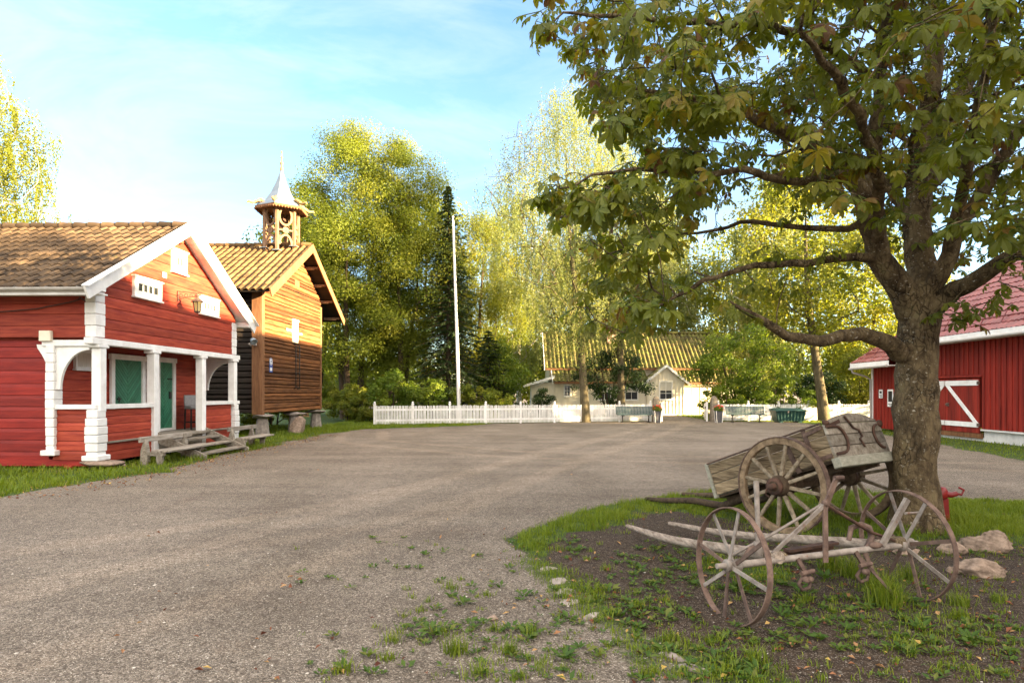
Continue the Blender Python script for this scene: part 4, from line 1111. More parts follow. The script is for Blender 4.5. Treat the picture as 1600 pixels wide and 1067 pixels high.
class Skel:
    """branch skeleton: nodes with parents, grown towards target points"""
    def __init__(s): s.p = []; s.par = []; s.fix = []
    def chain(s, pts, rad, parent=-1):
        k = parent
        for q, r in zip(pts, rad):
            s.p.append(np.asarray(q, float)); s.par.append(k); s.fix.append(r); k = len(s.p) - 1
        return k
    def grow(s, targets, rg, step=.4, up=.5, maxlen=9, wig=.06, zpen=.8, origin=None):
        o = np.asarray(s.p[0]) if origin is None else origin
        order = np.argsort(np.linalg.norm(targets - o, axis=1))
        ends = np.zeros(len(targets), int)
        for t in order:
            T = targets[t]; Pn = np.array(s.p)
            d = np.linalg.norm(Pn - T, axis=1)
            hd = np.linalg.norm((Pn - T)[:, :2], axis=1)
            cost = d + zpen * np.maximum(0, Pn[:, 2] - T[2] + .25 * hd)
            i = int(np.argmin(cost)); A = Pn[i]; L = d[i]
            m = max(1, int(L / step)); k = i
            # leave along a curve that first goes outwards/upwards
            par = s.par[i]
            dirp = nrm(A - Pn[par]) if par >= 0 else np.array([0, 0, 1.0])
            B = A + (dirp * .5 + np.array([0, 0, up]) + nrm(T - A) * .6) * L * .35
            for q in range(1, m + 1):
                u = q / m
                pt = A * (1 - u) ** 2 + B * 2 * u * (1 - u) + T * u * u
                if q < m: pt = pt + rg.normal(size=3) * wig * min(1, L)
                s.p.append(pt); s.par.append(k); s.fix.append(None); k = len(s.p) - 1
            ends[t] = k
        return ends
    def radii(s, tip=.012, ex=2.4):
        n = len(s.p); w = np.zeros(n); par = np.array(s.par)
        hc = np.zeros(n, int)
        for i in range(n):
            if par[i] >= 0: hc[par[i]] += 1
        for i in range(n - 1, -1, -1):
            if hc[i] == 0: w[i] = tip ** ex
            if par[i] >= 0: w[par[i]] += w[i]
        r = w ** (1 / ex)
        for i in range(n):
            if s.fix[i] is not None: r[i] = s.fix[i]
            elif par[i] >= 0: r[i] = min(r[i], r[par[i]] * .92)
        return r
    def mesh(s, mb, r, seg=6, minr=0.0, wob=.0, segbig=None, bigr=.1):
        n = len(s.p); par = s.par; kids = [[] for _ in range(n)]
        for i in range(n):
            if par[i] >= 0: kids[par[i]].append(i)
        starts = [(0, -1)] if n else []
        done = set()
        stack = [(i, par[i]) for i in range(n) if par[i] < 0]
        while stack:
            i, p = stack.pop()
            ch = [] if p < 0 else [(s.p[p], min(r[p], r[i] * 1.25))]
            k = i
            while True:
                ch.append((s.p[k], r[k]))
                if not kids[k]: break
                b = max(kids[k], key=lambda c: (s.fix[c] is not None, r[c]))
                for c in kids[k]:
                    if c != b: stack.append((c, k))
                k = b
            if len(ch) < 2: continue
            if max(c[1] for c in ch) < minr: continue
            pts = np.array([c[0] for c in ch]); rr = np.array([c[1] for c in ch])
            keep = np.concatenate([[True], np.linalg.norm(np.diff(pts, axis=0), axis=1) > 1e-4])
            pts = pts[keep]; rr = rr[keep]
            if len(pts) < 2: continue
            sg = segbig if (segbig and rr.max() > bigr) else (seg if rr.max() > .03 else max(3, seg - 2))
            mb.tube(pts, rr, sg, False, 0, None, True, wob)

TREES = []
def make_tree(name, label, x, y, H, base, rx, seed, leaf, bark, ntarg=110, nleaf=140, ls=.17, trunk_r=.2, shape='oval', droop=0.0, lean=(0, 0), stems=1, group=None, rc=.22, spread=.25, cat='tree', ry=None, zpen=.8, top=.5, wl=.7, lump=.35):
    rg = np.random.default_rng(seed)
    z0 = ghs(x, y)
    root = thing(name, label, cat, (x, y, z0), 0, group)
    o = np.array([x, y, z0]); ry = ry or rx
    sk = Skel()
    for k in range(stems):
        a = k * 2 * PI / max(1, stems) + rg.random()
        b0 = o + (np.array([math.cos(a), math.sin(a), 0]) * (trunk_r * 1.6 + .25 * rg.random()) if stems > 1 else 0)
        hh = H * (.82 if stems == 1 else .62 + .2 * rg.random())
        m = 9; pts = []; rad = []
        ph = rg.random(2) * 6
        for i in range(m + 1):
            u = i / m
            w = np.array([math.sin(u * 4 + ph[0]), math.sin(u * 3.3 + ph[1]), 0]) * .018 * H * u
            outw = np.array([math.cos(a), math.sin(a), 0]) * spread * H * .25 * u if stems > 1 else 0
            pts.append(b0 + np.array([lean[0] * u, lean[1] * u, hh * u - .15 * (i == 0)]) + w + outw)
            rad.append(trunk_r * (1.25 if i == 0 else 1) * (1 - u) ** .8 + .015)
        sk.chain(pts, rad)
    # targets through the crown volume, fuller towards the outside
    n = ntarg; T = []
    amp = vnoise3
    while len(T) < n:
        u = rg.random(); a = rg.random() * 2 * PI
        if shape == 'oval': pr = max(0.0, 1 - abs(2 * u - 2 * (1 - top) * .9) ** 2.2 if True else 0) ** .5 if False else (math.sin(PI * min(1, max(0, u ** (math.log(.5) / math.log(max(.05, 1 - top)))))) ** .62)
        elif shape == 'cone': pr = (1 - u) ** .9
        elif shape == 'round': pr = math.sqrt(max(0, 1 - (2 * u - 1) ** 2))
        else: pr = 1
        lum = 1 - lump + 2 * lump * vnoise3(np.array([[math.cos(a) * 1.6 + 7, math.sin(a) * 1.6 + seed, u * 4.5]]), seed)[0]
        q = (.15 + .85 * rg.random() ** .55)
        r = pr * lum * q
        if rg.random() > .25 + .75 * pr: continue
        z = base + (H - base) * u * (.93 + .1 * lum)
        T.append([x + lean[0] * z / H + math.cos(a) * r * rx, y + lean[1] * z / H + math.sin(a) * r * ry, z0 + z])
    T = np.array(T)
    ends = sk.grow(T, rg, step=max(.35, H * .04), up=.45, zpen=zpen, wig=.05)
    r = sk.radii(.010 + H * .0004)
    mb = MB(); sk.mesh(mb, r, 6, 0, 0, 10, .12)
    mb.build('trunk', MAT[bark], root)
    Pn = np.array(sk.p)
    if droop <= 0:
        R = rc * min(rx, (H - base) * .5)
        rr = R * (.6 + .8 * rg.random(len(T)))
        cnt = np.maximum(6, (nleaf * (rr / R) ** 2 * (.55 + .9 * rg.random(len(T)))).astype(int))
        idx = np.repeat(np.arange(len(T)), cnt); M = len(idx)
        g = rg.normal(size=(M, 3)); g /= np.linalg.norm(g, axis=1, keepdims=True)
        rad = rg.random(M) ** .45
        C = T[idx] + g * (rad * rr[idx])[:, None] * np.array([1, 1, .72])
        N = g * .75 + np.array([.1, -.1, .5]) + rg.normal(size=(M, 3)) * .42
        D = g + rg.normal(size=(M, 3)) * .7 + np.array([0, 0, -.35])
        cl = rg.random(len(T))
        rnd = np.clip(.7 * cl[idx] + .3 * rg.random(M), 0, 1)
        sz = ls * (.65 + .7 * rg.random(M))
    else:
        # weeping strands hanging from every branch end
        Cs, Ns, Ds, rn, sz = [], [], [], [], []
        strandmb = MB()
        for t in range(len(T)):
            ns = rg.integers(5, 9); cl = rg.random()
            for k in range(ns):
                L = droop * (.35 + 1.0 * rg.random())
                p = T[t] + rg.normal(size=3) * np.array([.40, .40, .22])
                sw_ = rg.normal(size=2) * .10
                m = max(4, int(nleaf / ns * L / droop))
                u = rg.random(m) ** .8
                q = p + np.stack([sw_[0] * u * L, sw_[1] * u * L, -u * L], 1) + rg.normal(size=(m, 3)) * np.array([.05, .05, .05])
                Cs.append(q); Ns.append(rg.normal(size=(m, 3)) + np.array([.2, -.2, .25])); Ds.append(rg.normal(size=(m, 3)) * .45 + np.array([0, 0, -1])); rn.append(np.clip(.5 * cl + .5 * rg.random(m), 0, 1)); sz.append(ls * (.65 + .7 * rg.random(m)))
        C = np.vstack(Cs); N = np.vstack(Ns); D = np.vstack(Ds); rnd = np.concatenate(rn); sz = np.concatenate(sz); M = len(C)
    mb = MB(); leaf_quads(mb, C, N, D, sz, sz * wl, rnd)
    mb.build('crown', MAT[leaf], root)
    TREES.append((root, M))
    return root

def make_spruce(name, label, x, y, H, R, seed, group=None):
    rg = np.random.default_rng(seed); z0 = ghs(x, y)
    root = thing(name, label, 'tree', (x, y, z0), 0, group)
    tr = MB(); tr.tube([(x, y, z0 - .1), (x + .02, y, z0 + H * .5), (x, y, z0 + H)], [.2, .11, .015], 8)
    Cs, Ns, Ds, rn = [], [], [], []
    z = .7
    while z < H - .1:
        u = z / H; Lr = R * (1 - u) ** .82 * (.85 + .25 * rg.random()) + .06
        nb = 7 if u < .8 else 5
        a0 = rg.random() * 6
        for k in range(nb):
            a = a0 + k * 2 * PI / nb + rg.normal() * .2; L = Lr * (.7 + .45 * rg.random())
            d = np.array([math.cos(a), math.sin(a), 0]); m = max(4, int(L / .16))
            s = np.linspace(0, 1, m)
            zz = z + L * (.10 * s - .52 * s ** 2 + .16 * s ** 4) * (1.1 - .8 * u)
            pts = np.array([x, y, z0]) + np.outer(s * L, d) + np.outer(zz, (0, 0, 1.0))
            if L > .5: tr.tube(pts, np.linspace(.03 * (1 - u) + .008, .004, m), 4, False)
            c = int(9 + 20 * L * (1 - .4 * u))
            q = rg.random(c) ** .8; base = np.array([x, y, z0]) + np.outer(q * L, d) + np.outer(np.interp(q, s, zz), (0, 0, 1.0))
            sd = np.array([-d[1], d[0], 0]); sp = rg.normal(size=c) * .17 * L * (1.1 - q)
            base = base + np.outer(sp, sd) + np.outer(-np.abs(sp) * .35 - .07 * rg.random(c), (0, 0, 1.0))
            Cs.append(base); Ns.append(np.array([0, 0, .8]) + rg.normal(size=(c, 3)) * .5)
            Ds.append(d * 1.0 + np.outer(np.sign(sp), sd) * .6 + np.array([0, 0, -.35]) + rg.normal(size=(c, 3)) * .25); rn.append(np.clip(.35 * rg.random() + .5 * q * rg.random(c) + .15 * rg.random(c), 0, 1))
        z += (.34 - .18 * u)
    C = np.vstack(Cs); M = len(C)
    mb = MB(); sz = .30 * (.6 + .7 * rg.random(M)); leaf_quads(mb, C, np.vstack(Ns), np.vstack(Ds), sz, sz * .30, np.concatenate(rn), .1)
    tr.build('trunk', MAT['bark_dark'], root); mb.build('crown', MAT['needle'], root)
    return root

BG = 'trees behind the picket fence'
# left of the yard
make_tree('birch_tree', 'golden leaved weeping birch rising behind the red log house roof', -26.2, 29, 18.5, 3.5, 5.0, 41, 'leaf_yellow', 'bark_birch', 400, 420, .092, .24, 'oval', 1.8, top=.55)
make_tree('aspen_tree', 'tall broad aspen with several trunks beside the brown storehouse', -9.6, 38.5, 17.0, 2.6, 4.3, 42, 'leaf_aspen', 'bark_dark', 260, 500, .098, .2, 'oval', 0, stems=3, top=.52, rc=.25)
make_tree('aspen_tree', 'tall aspen standing between the storehouse and the spruce', -7.0, 39.0, 16.2, 2.4, 3.7, 43, 'leaf_aspen', 'bark_dark', 240, 500, .098, .2, 'oval', 0, stems=3, top=.5, rc=.25)
make_tree('aspen_tree', 'aspen half hidden behind the bell tower', -13.4, 42.5, 15.2, 2.5, 3.6, 44, 'leaf_aspen', 'bark_dark', 120, 140, .2, .2, 'oval', 0, stems=2, top=.5, rc=.25)
make_tree('poplar_tree', 'yellow green tree filling the gap left of the spruce', -6.2, 46, 15.6, 2, 4.2, 45, 'leaf_yellow', 'bark_dark', 120, 140, .21, .2, 'oval', 0, top=.45, rc=.25)
make_spruce('spruce_tree', 'dark narrow spruce behind the flagpole', -3.72, 37.4, 13.8, 3.1, 46)
make_spruce('spruce_tree', 'lower dark spruce partly hidden right of the flagpole', -1.5, 40.5, 5.6, 2.8, 47)
make_tree('maple_tree', 'yellow green rounded tree right behind the spruce', -2.3, 46.5, 14.0, 2, 3.7, 48, 'leaf_yellow', 'bark_dark', 160, 380, .115, .2, 'oval', 0, top=.5, rc=.25)
# weeping birches in front of the cream house
make_tree('birch_tree', 'tallest weeping birch, its trunk standing in front of the left fence', 3.95, 34.4, 17.8, 5.0, 4.9, 51, 'leaf_birch', 'bark_moss', 420, 330, .075, .235, 'oval', 2.4, top=.52, lean=(-.9, .3), zpen=.7)
make_tree('birch_tree', 'weeping birch with grey trunk just inside the left fence', 6.4, 37.4, 16.6, 5.8, 3.8, 52, 'leaf_birch', 'bark_moss', 260, 330, .078, .22, 'oval', 2.2, top=.52)
make_tree('birch_tree', 'pale weeping birch far back left of the cream house', .6, 52, 17.5, 4, 3.8, 53, 'leaf_birch', 'bark_birch', 200, 260, .13, .2, 'oval', 2.2, top=.5)
make_tree('lime_tree', 'mossy trunked tree in front of the right fence', 17.1, 35.0, 14.5, 4.6, 3.9, 54, 'leaf_yellow', 'bark_moss', 150, 110, .18, .27, 'oval', 0, lean=(-1.3, 0), top=.5, rc=.26)
make_tree('birch_tree', 'yellow birch behind the gable entry of the cream house', 13.0, 56, 18.5, 3, 4.6, 55, 'leaf_birch', 'bark_birch', 220, 170, .23, .22, 'oval', 2.0, top=.5)
make_tree('birch_tree', 'slender white stemmed birch behind the bin', 20.5, 50, 17.5, 3, 4.0, 56, 'leaf_birch', 'bark_birch', 220, 170, .22, .2, 'oval', 2.0, top=.5)
make_tree('ash_tree', 'bright yellow green tree beyond the right end of the cream house', 20.0, 58, 15.5, 1, 5.5, 57, 'leaf_yellow', 'bark_dark', 140, 150, .24, .25, 'oval', 0, top=.45, rc=.26)
make_tree('ash_tree', 'bright tree beside the far end of the barn', 27.5, 49, 13.5, 1, 4.8, 58, 'leaf_yellow', 'bark_dark', 130, 150, .22, .25, 'oval', 0, top=.45, rc=.26)
make_tree('ash_tree', 'broad tree behind the cream house roof', 6.0, 60, 15.0, 2, 5.0, 59, 'leaf_aspen', 'bark_dark', 120, 140, .24, .25, 'oval', 0, top=.5, rc=.26)
make_tree('ash_tree', 'unseen tree added behind the barn annex to shade the fence', 26.3, 28.2, 11.5, .8, 4.2, 60, 'leaf_yellow', 'bark_dark', 130, 150, .2, .22, 'oval', 0, top=.5, rc=.26)  # added out of view to block the sun from the fence
make_tree('ash_tree', 'small tree added behind the barn to shade the fence', 28.5, 35.0, 10.0, .8, 3.8, 62, 'leaf_yellow', 'bark_dark', 100, 120, .2, .22, 'oval', 0, top=.5, rc=.26)  # second added blocker, keeps the remaining sun off the fence
make_tree('lime_tree', 'tall tree standing beyond the barn, out to the right', 33.0, -.8, 15.5, 8.5, 3.1, 63, 'leaf_yellow', 'bark_dark', 60, 110, .2, .25, 'oval', 0, top=.5, rc=.26)
# shrubs
make_tree('shrub', 'dark leaved multi stemmed shrub around the grey birch trunk', 6.1, 39.0, 4.1, 1.0, 2.4, 71, 'leaf_dark', 'bark_dark', 90, 95, .12, .06, 'round', 0, stems=5, cat='shrub', rc=.26, spread=.9)
make_tree('shrub', 'large fresh green spreading shrub behind the right bench', 14.6, 40.5, 5.6, .7, 3.3, 72, 'leaf_shrub', 'bark_dark', 130, 115, .14, .07, 'round', 0, stems=6, cat='shrub', rc=.24, spread=.9)
make_tree('shrub', 'low green shrub behind the bin', 15.6, 37.2, 2.2, .1, 2.3, 73, 'leaf_shrub', 'bark_dark', 70, 110, .11, .03, 'round', 0, stems=3, cat='shrub', rc=.3)
make_tree('shrub', 'light green shrub behind the granite gatepost', 12.6, 38.0, 1.9, .1, 1.5, 74, 'leaf_shrub', 'bark_dark', 45, 110, .11, .03, 'round', 0, stems=3, cat='shrub', rc=.3)
make_tree('shrub', 'golden evergreen bush beside the barn corner', 20.6, 38.2, 3.9, .1, 1.6, 75, 'leaf_yellow', 'bark_dark', 80, 130, .11, .04, 'oval', 0, stems=3, cat='shrub', rc=.34, top=.4)
make_tree('shrub', 'dense green bush between the mossy trunk and the barn', 18.3, 38.0, 2.6, .1, 1.6, 76, 'leaf_dark', 'bark_dark', 70, 110, .11, .03, 'round', 0, stems=3, cat='shrub', rc=.3)
make_tree('shrub', 'bright green bush behind the left end of the picket fence', -6.4, 34.6, 2.5, .1, 1.5, 77, 'leaf_shrub', 'bark_dark', 60, 120, .11, .03, 'round', 0, stems=3, cat='shrub', rc=.32)
make_tree('shrub', 'green bush just left of the flagpole foot', -4.4, 35.2, 2.2, .1, 1.4, 78, 'leaf_shrub', 'bark_dark', 55, 120, .11, .03, 'round', 0, stems=3, cat='shrub', rc=.32)
make_tree('shrub', 'olive bush just right of the flagpole foot', -1.6, 36.2, 1.9, .1, 1.7, 79, 'leaf_aspen', 'bark_dark', 60, 120, .11, .03, 'round', 0, stems=3, cat='shrub', rc=.32)
make_tree('shrub', 'tall light green shrub left of the cream side porch', -.9, 41.5, 4.8, .2, 1.9, 80, 'leaf_shrub', 'bark_dark', 80, 120, .13, .04, 'oval', 0, stems=3, cat='shrub', rc=.32)
make_tree('shrub', 'small clipped dark bush in front of the side porch', 1.9, 40.6, 1.75, .1, .8, 81, 'leaf_dark', 'bark_dark', 40, 110, .09, .03, 'round', 0, stems=2, cat='shrub', rc=.35, lump=.1)
make_tree('shrub', 'sunlit bush under the raised floor of the storehouse', -11.6, 31.0, 1.7, .1, 2.0, 82, 'leaf_yellow', 'bark_dark', 60, 120, .12, .03, 'round', 0, stems=3, cat='shrub', rc=.32)
make_tree('shrub', 'yellow green bush between the storehouse and the aspen trunks', -9.2, 36.0, 2.0, .1, 1.4, 83, 'leaf_yellow', 'bark_dark', 50, 120, .12, .03, 'round', 0, stems=3, cat='shrub', rc=.32)

make_tree('shrub', 'low sunny shrub between the aspen trunks and the fence end', -7.9, 34.4, 1.5, .05, 1.2, 84, 'leaf_yellow', 'bark_dark', 45, 130, .10, .03, 'round', 0, stems=3, cat='shrub', rc=.32)
make_tree('shrub', 'broad shrub far behind the aspen trunks', -11.5, 46, 3.2, .1, 3.6, 85, 'leaf_yellow', 'bark_dark', 80, 140, .14, .03, 'round', 0, stems=3, cat='shrub', rc=.3)
def far_wood():
    rg = np.random.default_rng(90)
    Cs, rn = [], []
    for k in range(120):
        X = rg.uniform(-34, 62); Y = rg.uniform(66, 88); H = rg.uniform(6.5, 11) * (1 - .25 * (X < -5)); R = rg.uniform(2, 3.6)
        m = 330; g = rg.normal(size=(m, 3)); g /= np.linalg.norm(g, axis=1, keepdims=True)
        c = np.array([X, Y, H * .5]) + g * (rg.random(m) ** .4)[:, None] * np.array([R, R, H * .52]); c[:, 2] = np.maximum(c[:, 2], .1)
        Cs.append(c); rn.append(np.clip(rg.random() * .6 + .4 * rg.random(m), 0, 1))
    C = np.vstack(Cs); M = len(C)
    mb = MB(); s = .55 * (.6 + .8 * rg.random(M)); leaf_quads(mb, C, rg.normal(size=(M, 3)) + np.array([0, -.3, .5]), rg.normal(size=(M, 3)), s, s * .75, np.concatenate(rn))
    o = mb.build('far_wood', MAT['leaf_aspen'])
    tag(o, 'distant wood closing the view behind the farm', 'wood', None, 'stuff')
far_wood()

# ------------------------------------------------------------------ the horse chestnut in the island
def chestnut():
    rg = np.random.default_rng(101)
    x0, y0 = 4.66, 7.38; z0 = ghs(x0, y0)
    root = thing('chestnut_tree', 'large horse chestnut with spreading limbs standing behind the two old carts', 'tree', (x0, y0, z0))
    sk = Skel()
    D0 = 7.38
    def W(l): return [P(*q[:3]) for q in l], [q[3] * .84 for q in l]
    def dense(l, wob=.02):
        """subdivide a limb so that it bends softly"""
        pts, rr = W(l); pts = np.array(pts); n = len(pts)
        out = []; ro = []
        for i in range(n - 1):
            p0 = pts[max(0, i - 1)]; p1 = pts[i]; p2 = pts[i + 1]; p3 = pts[min(n - 1, i + 2)]
            m = max(2, int(np.linalg.norm(p2 - p1) / .16))
            for k in range(m):
                t = k / m
                q = .5 * ((2 * p1) + (-p0 + p2) * t + (2 * p0 - 5 * p1 + 4 * p2 - p3) * t * t + (-p0 + 3 * p1 - 3 * p2 + p3) * t ** 3)
                out.append(q + (rg.normal(size=3) * wob if i + k > 0 else 0)); ro.append(rr[i] + (rr[i + 1] - rr[i]) * t)
        out.append(pts[-1]); ro.append(rr[-1])
        return out, ro
    def limb(l, frm=None, wob=.015):
        pts, rr = dense(l, wob)
        if frm is None: par = -1
        else:
            Pn = np.array(sk.p); par = int(np.argmin(np.linalg.norm(Pn - pts[0], axis=1))); pts = pts[1:]; rr = rr[1:]
        return sk.chain(pts, rr, par)
    limb([(1432, 850, D0, .40), (1432, 815, D0, .315), (1431, 740, D0, .285), (1432, 640, D0, .265), (1433, 560, D0, .262), (1436, 500, D0, .275), (1440, 470, D0, .235), (1438, 420, 7.5, .19), (1434, 350, 7.65, .175), (1442, 250, 7.8, .16), (1456, 120, 8.0, .14), (1464, 0, 8.2, .12), (1470, -200, 8.4, .08), (1480, -420, 8.4, .03)])
    limb([(1434, 500, 7.36, .2), (1412, 462, 7.3, .18), (1388, 425, 7.25, .16), (1368, 375, 7.15, .14), (1353, 320, 7.05, .125), (1326, 272, 6.95, .105), (1275, 228, 6.8, .08), (1190, 190, 6.55, .055), (1100, 160, 6.3, .035), (1000, 140, 6.1, .018)], 1)
    limb([(1366, 365, 7.15, .11), (1366, 250, 7.0, .09), (1378, 120, 6.9, .075), (1386, 0, 6.8, .06), (1392, -160, 6.8, .03)], 1)
    limb([(1440, 290, 7.75, .13), (1490, 170, 8.2, .11), (1545, 50, 8.5, .09), (1600, -110, 8.9, .04)], 1)
    limb([(1446, 492, 7.36, .17), (1478, 464, 7.2, .135), (1512, 446, 7.0, .115), (1560, 415, 6.7, .095), (1610, 380, 6.4, .08), (1700, 330, 6.1, .05), (1790, 300, 6.0, .02)], 1)
    limb([(1448, 470, 7.3, .13), (1478, 400, 7.15, .105), (1520, 320, 6.95, .09), (1575, 230, 6.7, .07), (1660, 120, 6.4, .03)], 1)
    limb([(1412, 556, 7.34, .16), (1390, 541, 7.22, .115), (1362, 526, 7.1, .095), (1330, 521, 6.9, .085), (1285, 531, 6.6, .07), (1232, 526, 6.3, .055), (1196, 504, 6.1, .045), (1150, 478, 5.9, .02)], 1, .01)
    limb([(1376, 410, 7.2, .09), (1340, 401, 7.1, .058), (1260, 408, 6.9, .052), (1180, 416, 6.7, .042), (1100, 440, 6.5, .03), (1040, 474, 6.3, .022), (985, 502, 6.2, .012)], 1)
    limb([(1357, 350, 7.1, .07), (1325, 353, 7.15, .048), (1260, 357, 7.4, .042), (1180, 347, 7.6, .034), (1110, 360, 7.8, .025), (1000, 385, 8.0, .012)], 1)
    limb([(1322, 270, 6.95, .07), (1240, 284, 6.5, .05), (1160, 266, 6.2, .04), (1080, 272, 6.0, .03), (960, 268, 5.9, .02), (875, 295, 5.8, .01)], 1)
    limb([(1376, 125, 6.9, .06), (1270, 64, 6.4, .05), (1150, 40, 6.1, .04), (1000, 28, 5.9, .028), (880, 20, 5.8, .012)], 1)
    limb([(1372, 385, 7.17, .09), (1365, 250, 6.2, .065), (1315, 130, 5.4, .05), (1250, 50, 4.8, .02)], 1)
    limb([(1478, 400, 7.15, .08), (1520, 210, 6.0, .06), (1545, 90, 5.2, .04), (1560, 20, 4.8, .02)], 1)
    limb([(1436, 350, 7.65, .09), (1350, 255, 8.7, .07), (1250, 205, 9.7, .045), (1150, 180, 10.4, .02)], 1)
    limb([(1442, 300, 7.75, .09), (1530, 230, 9.1, .07), (1620, 185, 10.1, .03)], 1)
    # crown
    cen = np.array([4.05, 6.95, 5.9]); ax = np.array([4.5, 3.7, 3.55])
    hole = [(1060, 325), (1180, 305), (1300, 300), (1350, 330), (1390, 470), (1385, 520), (1180, 470), (1080, 420)]
    dense_ = [(815, -40), (835, 60), (880, 90), (915, 150), (955, 185), (975, 235), (850, 255), (835, 300), (845, 345), (900, 400), (900, 440), (940, 470), (960, 535), (1010, 540), (1060, 500), (1120, 450), (1180, 470), (1300, 470), (1390, 400), (1470, 440), (1475, 500), (1545, 500), (1560, 440), (1640, 440), (1640, -40)]
    T = []
    while len(T) < 2050:
        g = rg.normal(size=3); g /= np.linalg.norm(g); r = rg.random() ** .42
        q = cen + g * ax * r
        if q[2] < 2.35 or q[2] > 9.3 or np.linalg.norm(q - (0, 0, 1.6)) < 3.7: continue
        keep = 1.0
        if q[1] > .6:
            px = 800 + q[0] / q[1] * 1000; py = 613 - (q[2] - 1.6) / q[1] * 1000
            if -10 < py and px < 1680:
                a = np.array([px]); b = np.array([py])
                s = sdf_poly(a, b, dense_)[0]
                if s < 14: continue
                hs = sdf_poly(a, b, hole)[0]
                if hs > -5: keep = .10
                elif py > 380: keep = .50
                if py > 400 and 1380 < px < 1470: continue
        if py_hi(q): pass
        if rg.random() > keep: continue
        # keep the crown clumpy
        if vnoise3(q[None] * 1.15, 8)[0] < (.27 if q[0] > 2.4 else .39): continue
        T.append(q)
    T = np.array(T)
    left = [(860, -10), (900, 95), (950, 180), (990, 240), (1000, 250), (870, 270), (850, 300), (900, 370), (930, 440), (960, 510), (1020, 520), (1080, 440), (1100, 330), (1140, 200), (1140, -10)]
    E = []
    while len(E) < 170:
        px = rg.uniform(840, 1140); py = rg.uniform(-10, 530); d = rg.uniform(5.2, 7.6)
        if sdf_poly(np.array([px]), np.array([py]), left)[0] < 6: continue
        if 200 < py < 260 and px < 1010: continue
        if py > 330 and rg.random() < .35: continue
        q = P(px, py, d)
        if vnoise3(q[None] * 1.5, 9)[0] < .42: continue
        E.append(q)
    T = np.vstack([T, np.array(E)])
    # a few hand placed outer sprays
    ex_ = [(845, 18, 5.8), (862, 36, 5.8), (870, 275, 5.8), (850, 300, 5.8), (905, 300, 5.8), (890, 330, 5.9), (925, 130, 6), (940, 165, 6), (965, 190, 6), (905, 455, 6.3), (930, 500, 6.3), (900, 480, 6.3), (975, 520, 6.2), (1010, 500, 6.2), (990, 470, 6.2), (1140, 470, 5.9), (1040, 430, 6.4), (985, 420, 6.5), (950, 400, 6.6), (920, 370, 6.8),
           (1490, 470, 6.9), (1520, 480, 6.8), (1548, 470, 6.7), (1500, 500, 6.9), (1475, 490, 7.0), (1560, 440, 6.4), (1590, 450, 6.4), (1580, 400, 6.2), (1180, 440, 6.6), (1120, 450, 6.4), (1240, 330, 7.3), (1210, 380, 6.9), (1290, 385, 6.9), (1330, 300, 6.9), (1250, 300, 6.8)]
    T = np.vstack([T, np.array([P(*q) for q in ex_])])
    ends = sk.grow(T, rg, step=.16, up=.25, wig=.025, zpen=.25, origin=np.array([x0, y0, 4.0]))
    r = sk.radii(.0055, 2.5)
    tr = MB(); sk.mesh(tr, r, 6, 0, .0, 28, .10)
    # bark relief on the big limbs
    V = np.vstack(tr.V); 
    ax_r = np.hypot(V[:, 0] - x0, V[:, 1] - y0)
    nz = vnoise3(V * np.array([9, 9, 3.2]), 3) - .5; nz2 = vnoise3(V * np.array([2.2, 2.2, 1.4]), 4) - .5
    low = (V[:, 2] < 2.7) & (ax_r < .6)
    k = np.where(low, 1.0, .0)[:, None]
    dirv = np.stack([V[:, 0] - x0, V[:, 1] - y0, np.zeros(len(V))], 1); dirv /= (np.linalg.norm(dirv, axis=1, keepdims=True) + 1e-6)
    V = V + dirv * k * (nz * .016 + nz2 * .05)[:, None]
    # root flare
    fl = np.clip((.55 - V[:, 2]) / .6, 0, 1) ** 2 * (.5 + np.cos(np.arctan2(dirv[:, 1], dirv[:, 0]) * 5 + 1)) * .05
    V = V + dirv * k * fl[:, None]
    tr.V = [V]
    tr.build('trunk', MAT['bark'], root)
    # palmate leaves
    def leaf_template(nl, seed):
        rg2 = np.random.default_rng(seed); Vs = []; Fs = []; n0 = 0
        angs = np.linspace(-115, 115, nl) if nl > 5 else np.linspace(-85, 85, nl)
        for j, a in enumerate(angs):
            a = math.radians(a + rg2.normal() * 6); L = (1 - .38 * abs(a) / 2.0) * (1 + .08 * rg2.normal())
            d = np.array([math.cos(a), math.sin(a), 0]); s = np.array([-math.sin(a), math.cos(a), 0]); z = np.array([0, 0, 1.0])
            ts = [0.0, .34, .66, .88, 1.04]; ws = [.0, .115, .20, .135, 0]
            dr = .25 + .25 * rg2.random()
            mid = [d * L * t * (1 - .12 * t) - z * dr * L * t * t for t in ts]
            cup = .35
            lf = [mid[i] + s * ws[i] * L + z * cup * ws[i] * L for i in (1, 2, 3)]; rt = [mid[i] - s * ws[i] * L + z * cup * ws[i] * L for i in (1, 2, 3)]
            Vs += mid + lf + rt
            b = n0; q = lambda *k: [b + i for i in k]
            Fs += [q(0, 1, 5, 5), q(1, 2, 6, 5), q(2, 3, 7, 6), q(3, 4, 7, 7), q(0, 8, 1, 1), q(1, 8, 9, 2), q(2, 9, 10, 3), q(3, 10, 4, 4)]
            n0 += 11
        return np.array(Vs), Fs
    temps = [leaf_template(7, 1), leaf_template(5, 2), leaf_template(7, 3), leaf_template(6, 4), leaf_template(5, 5)]
    Pn = np.array(sk.p)
    cr = MB(); st = MB()
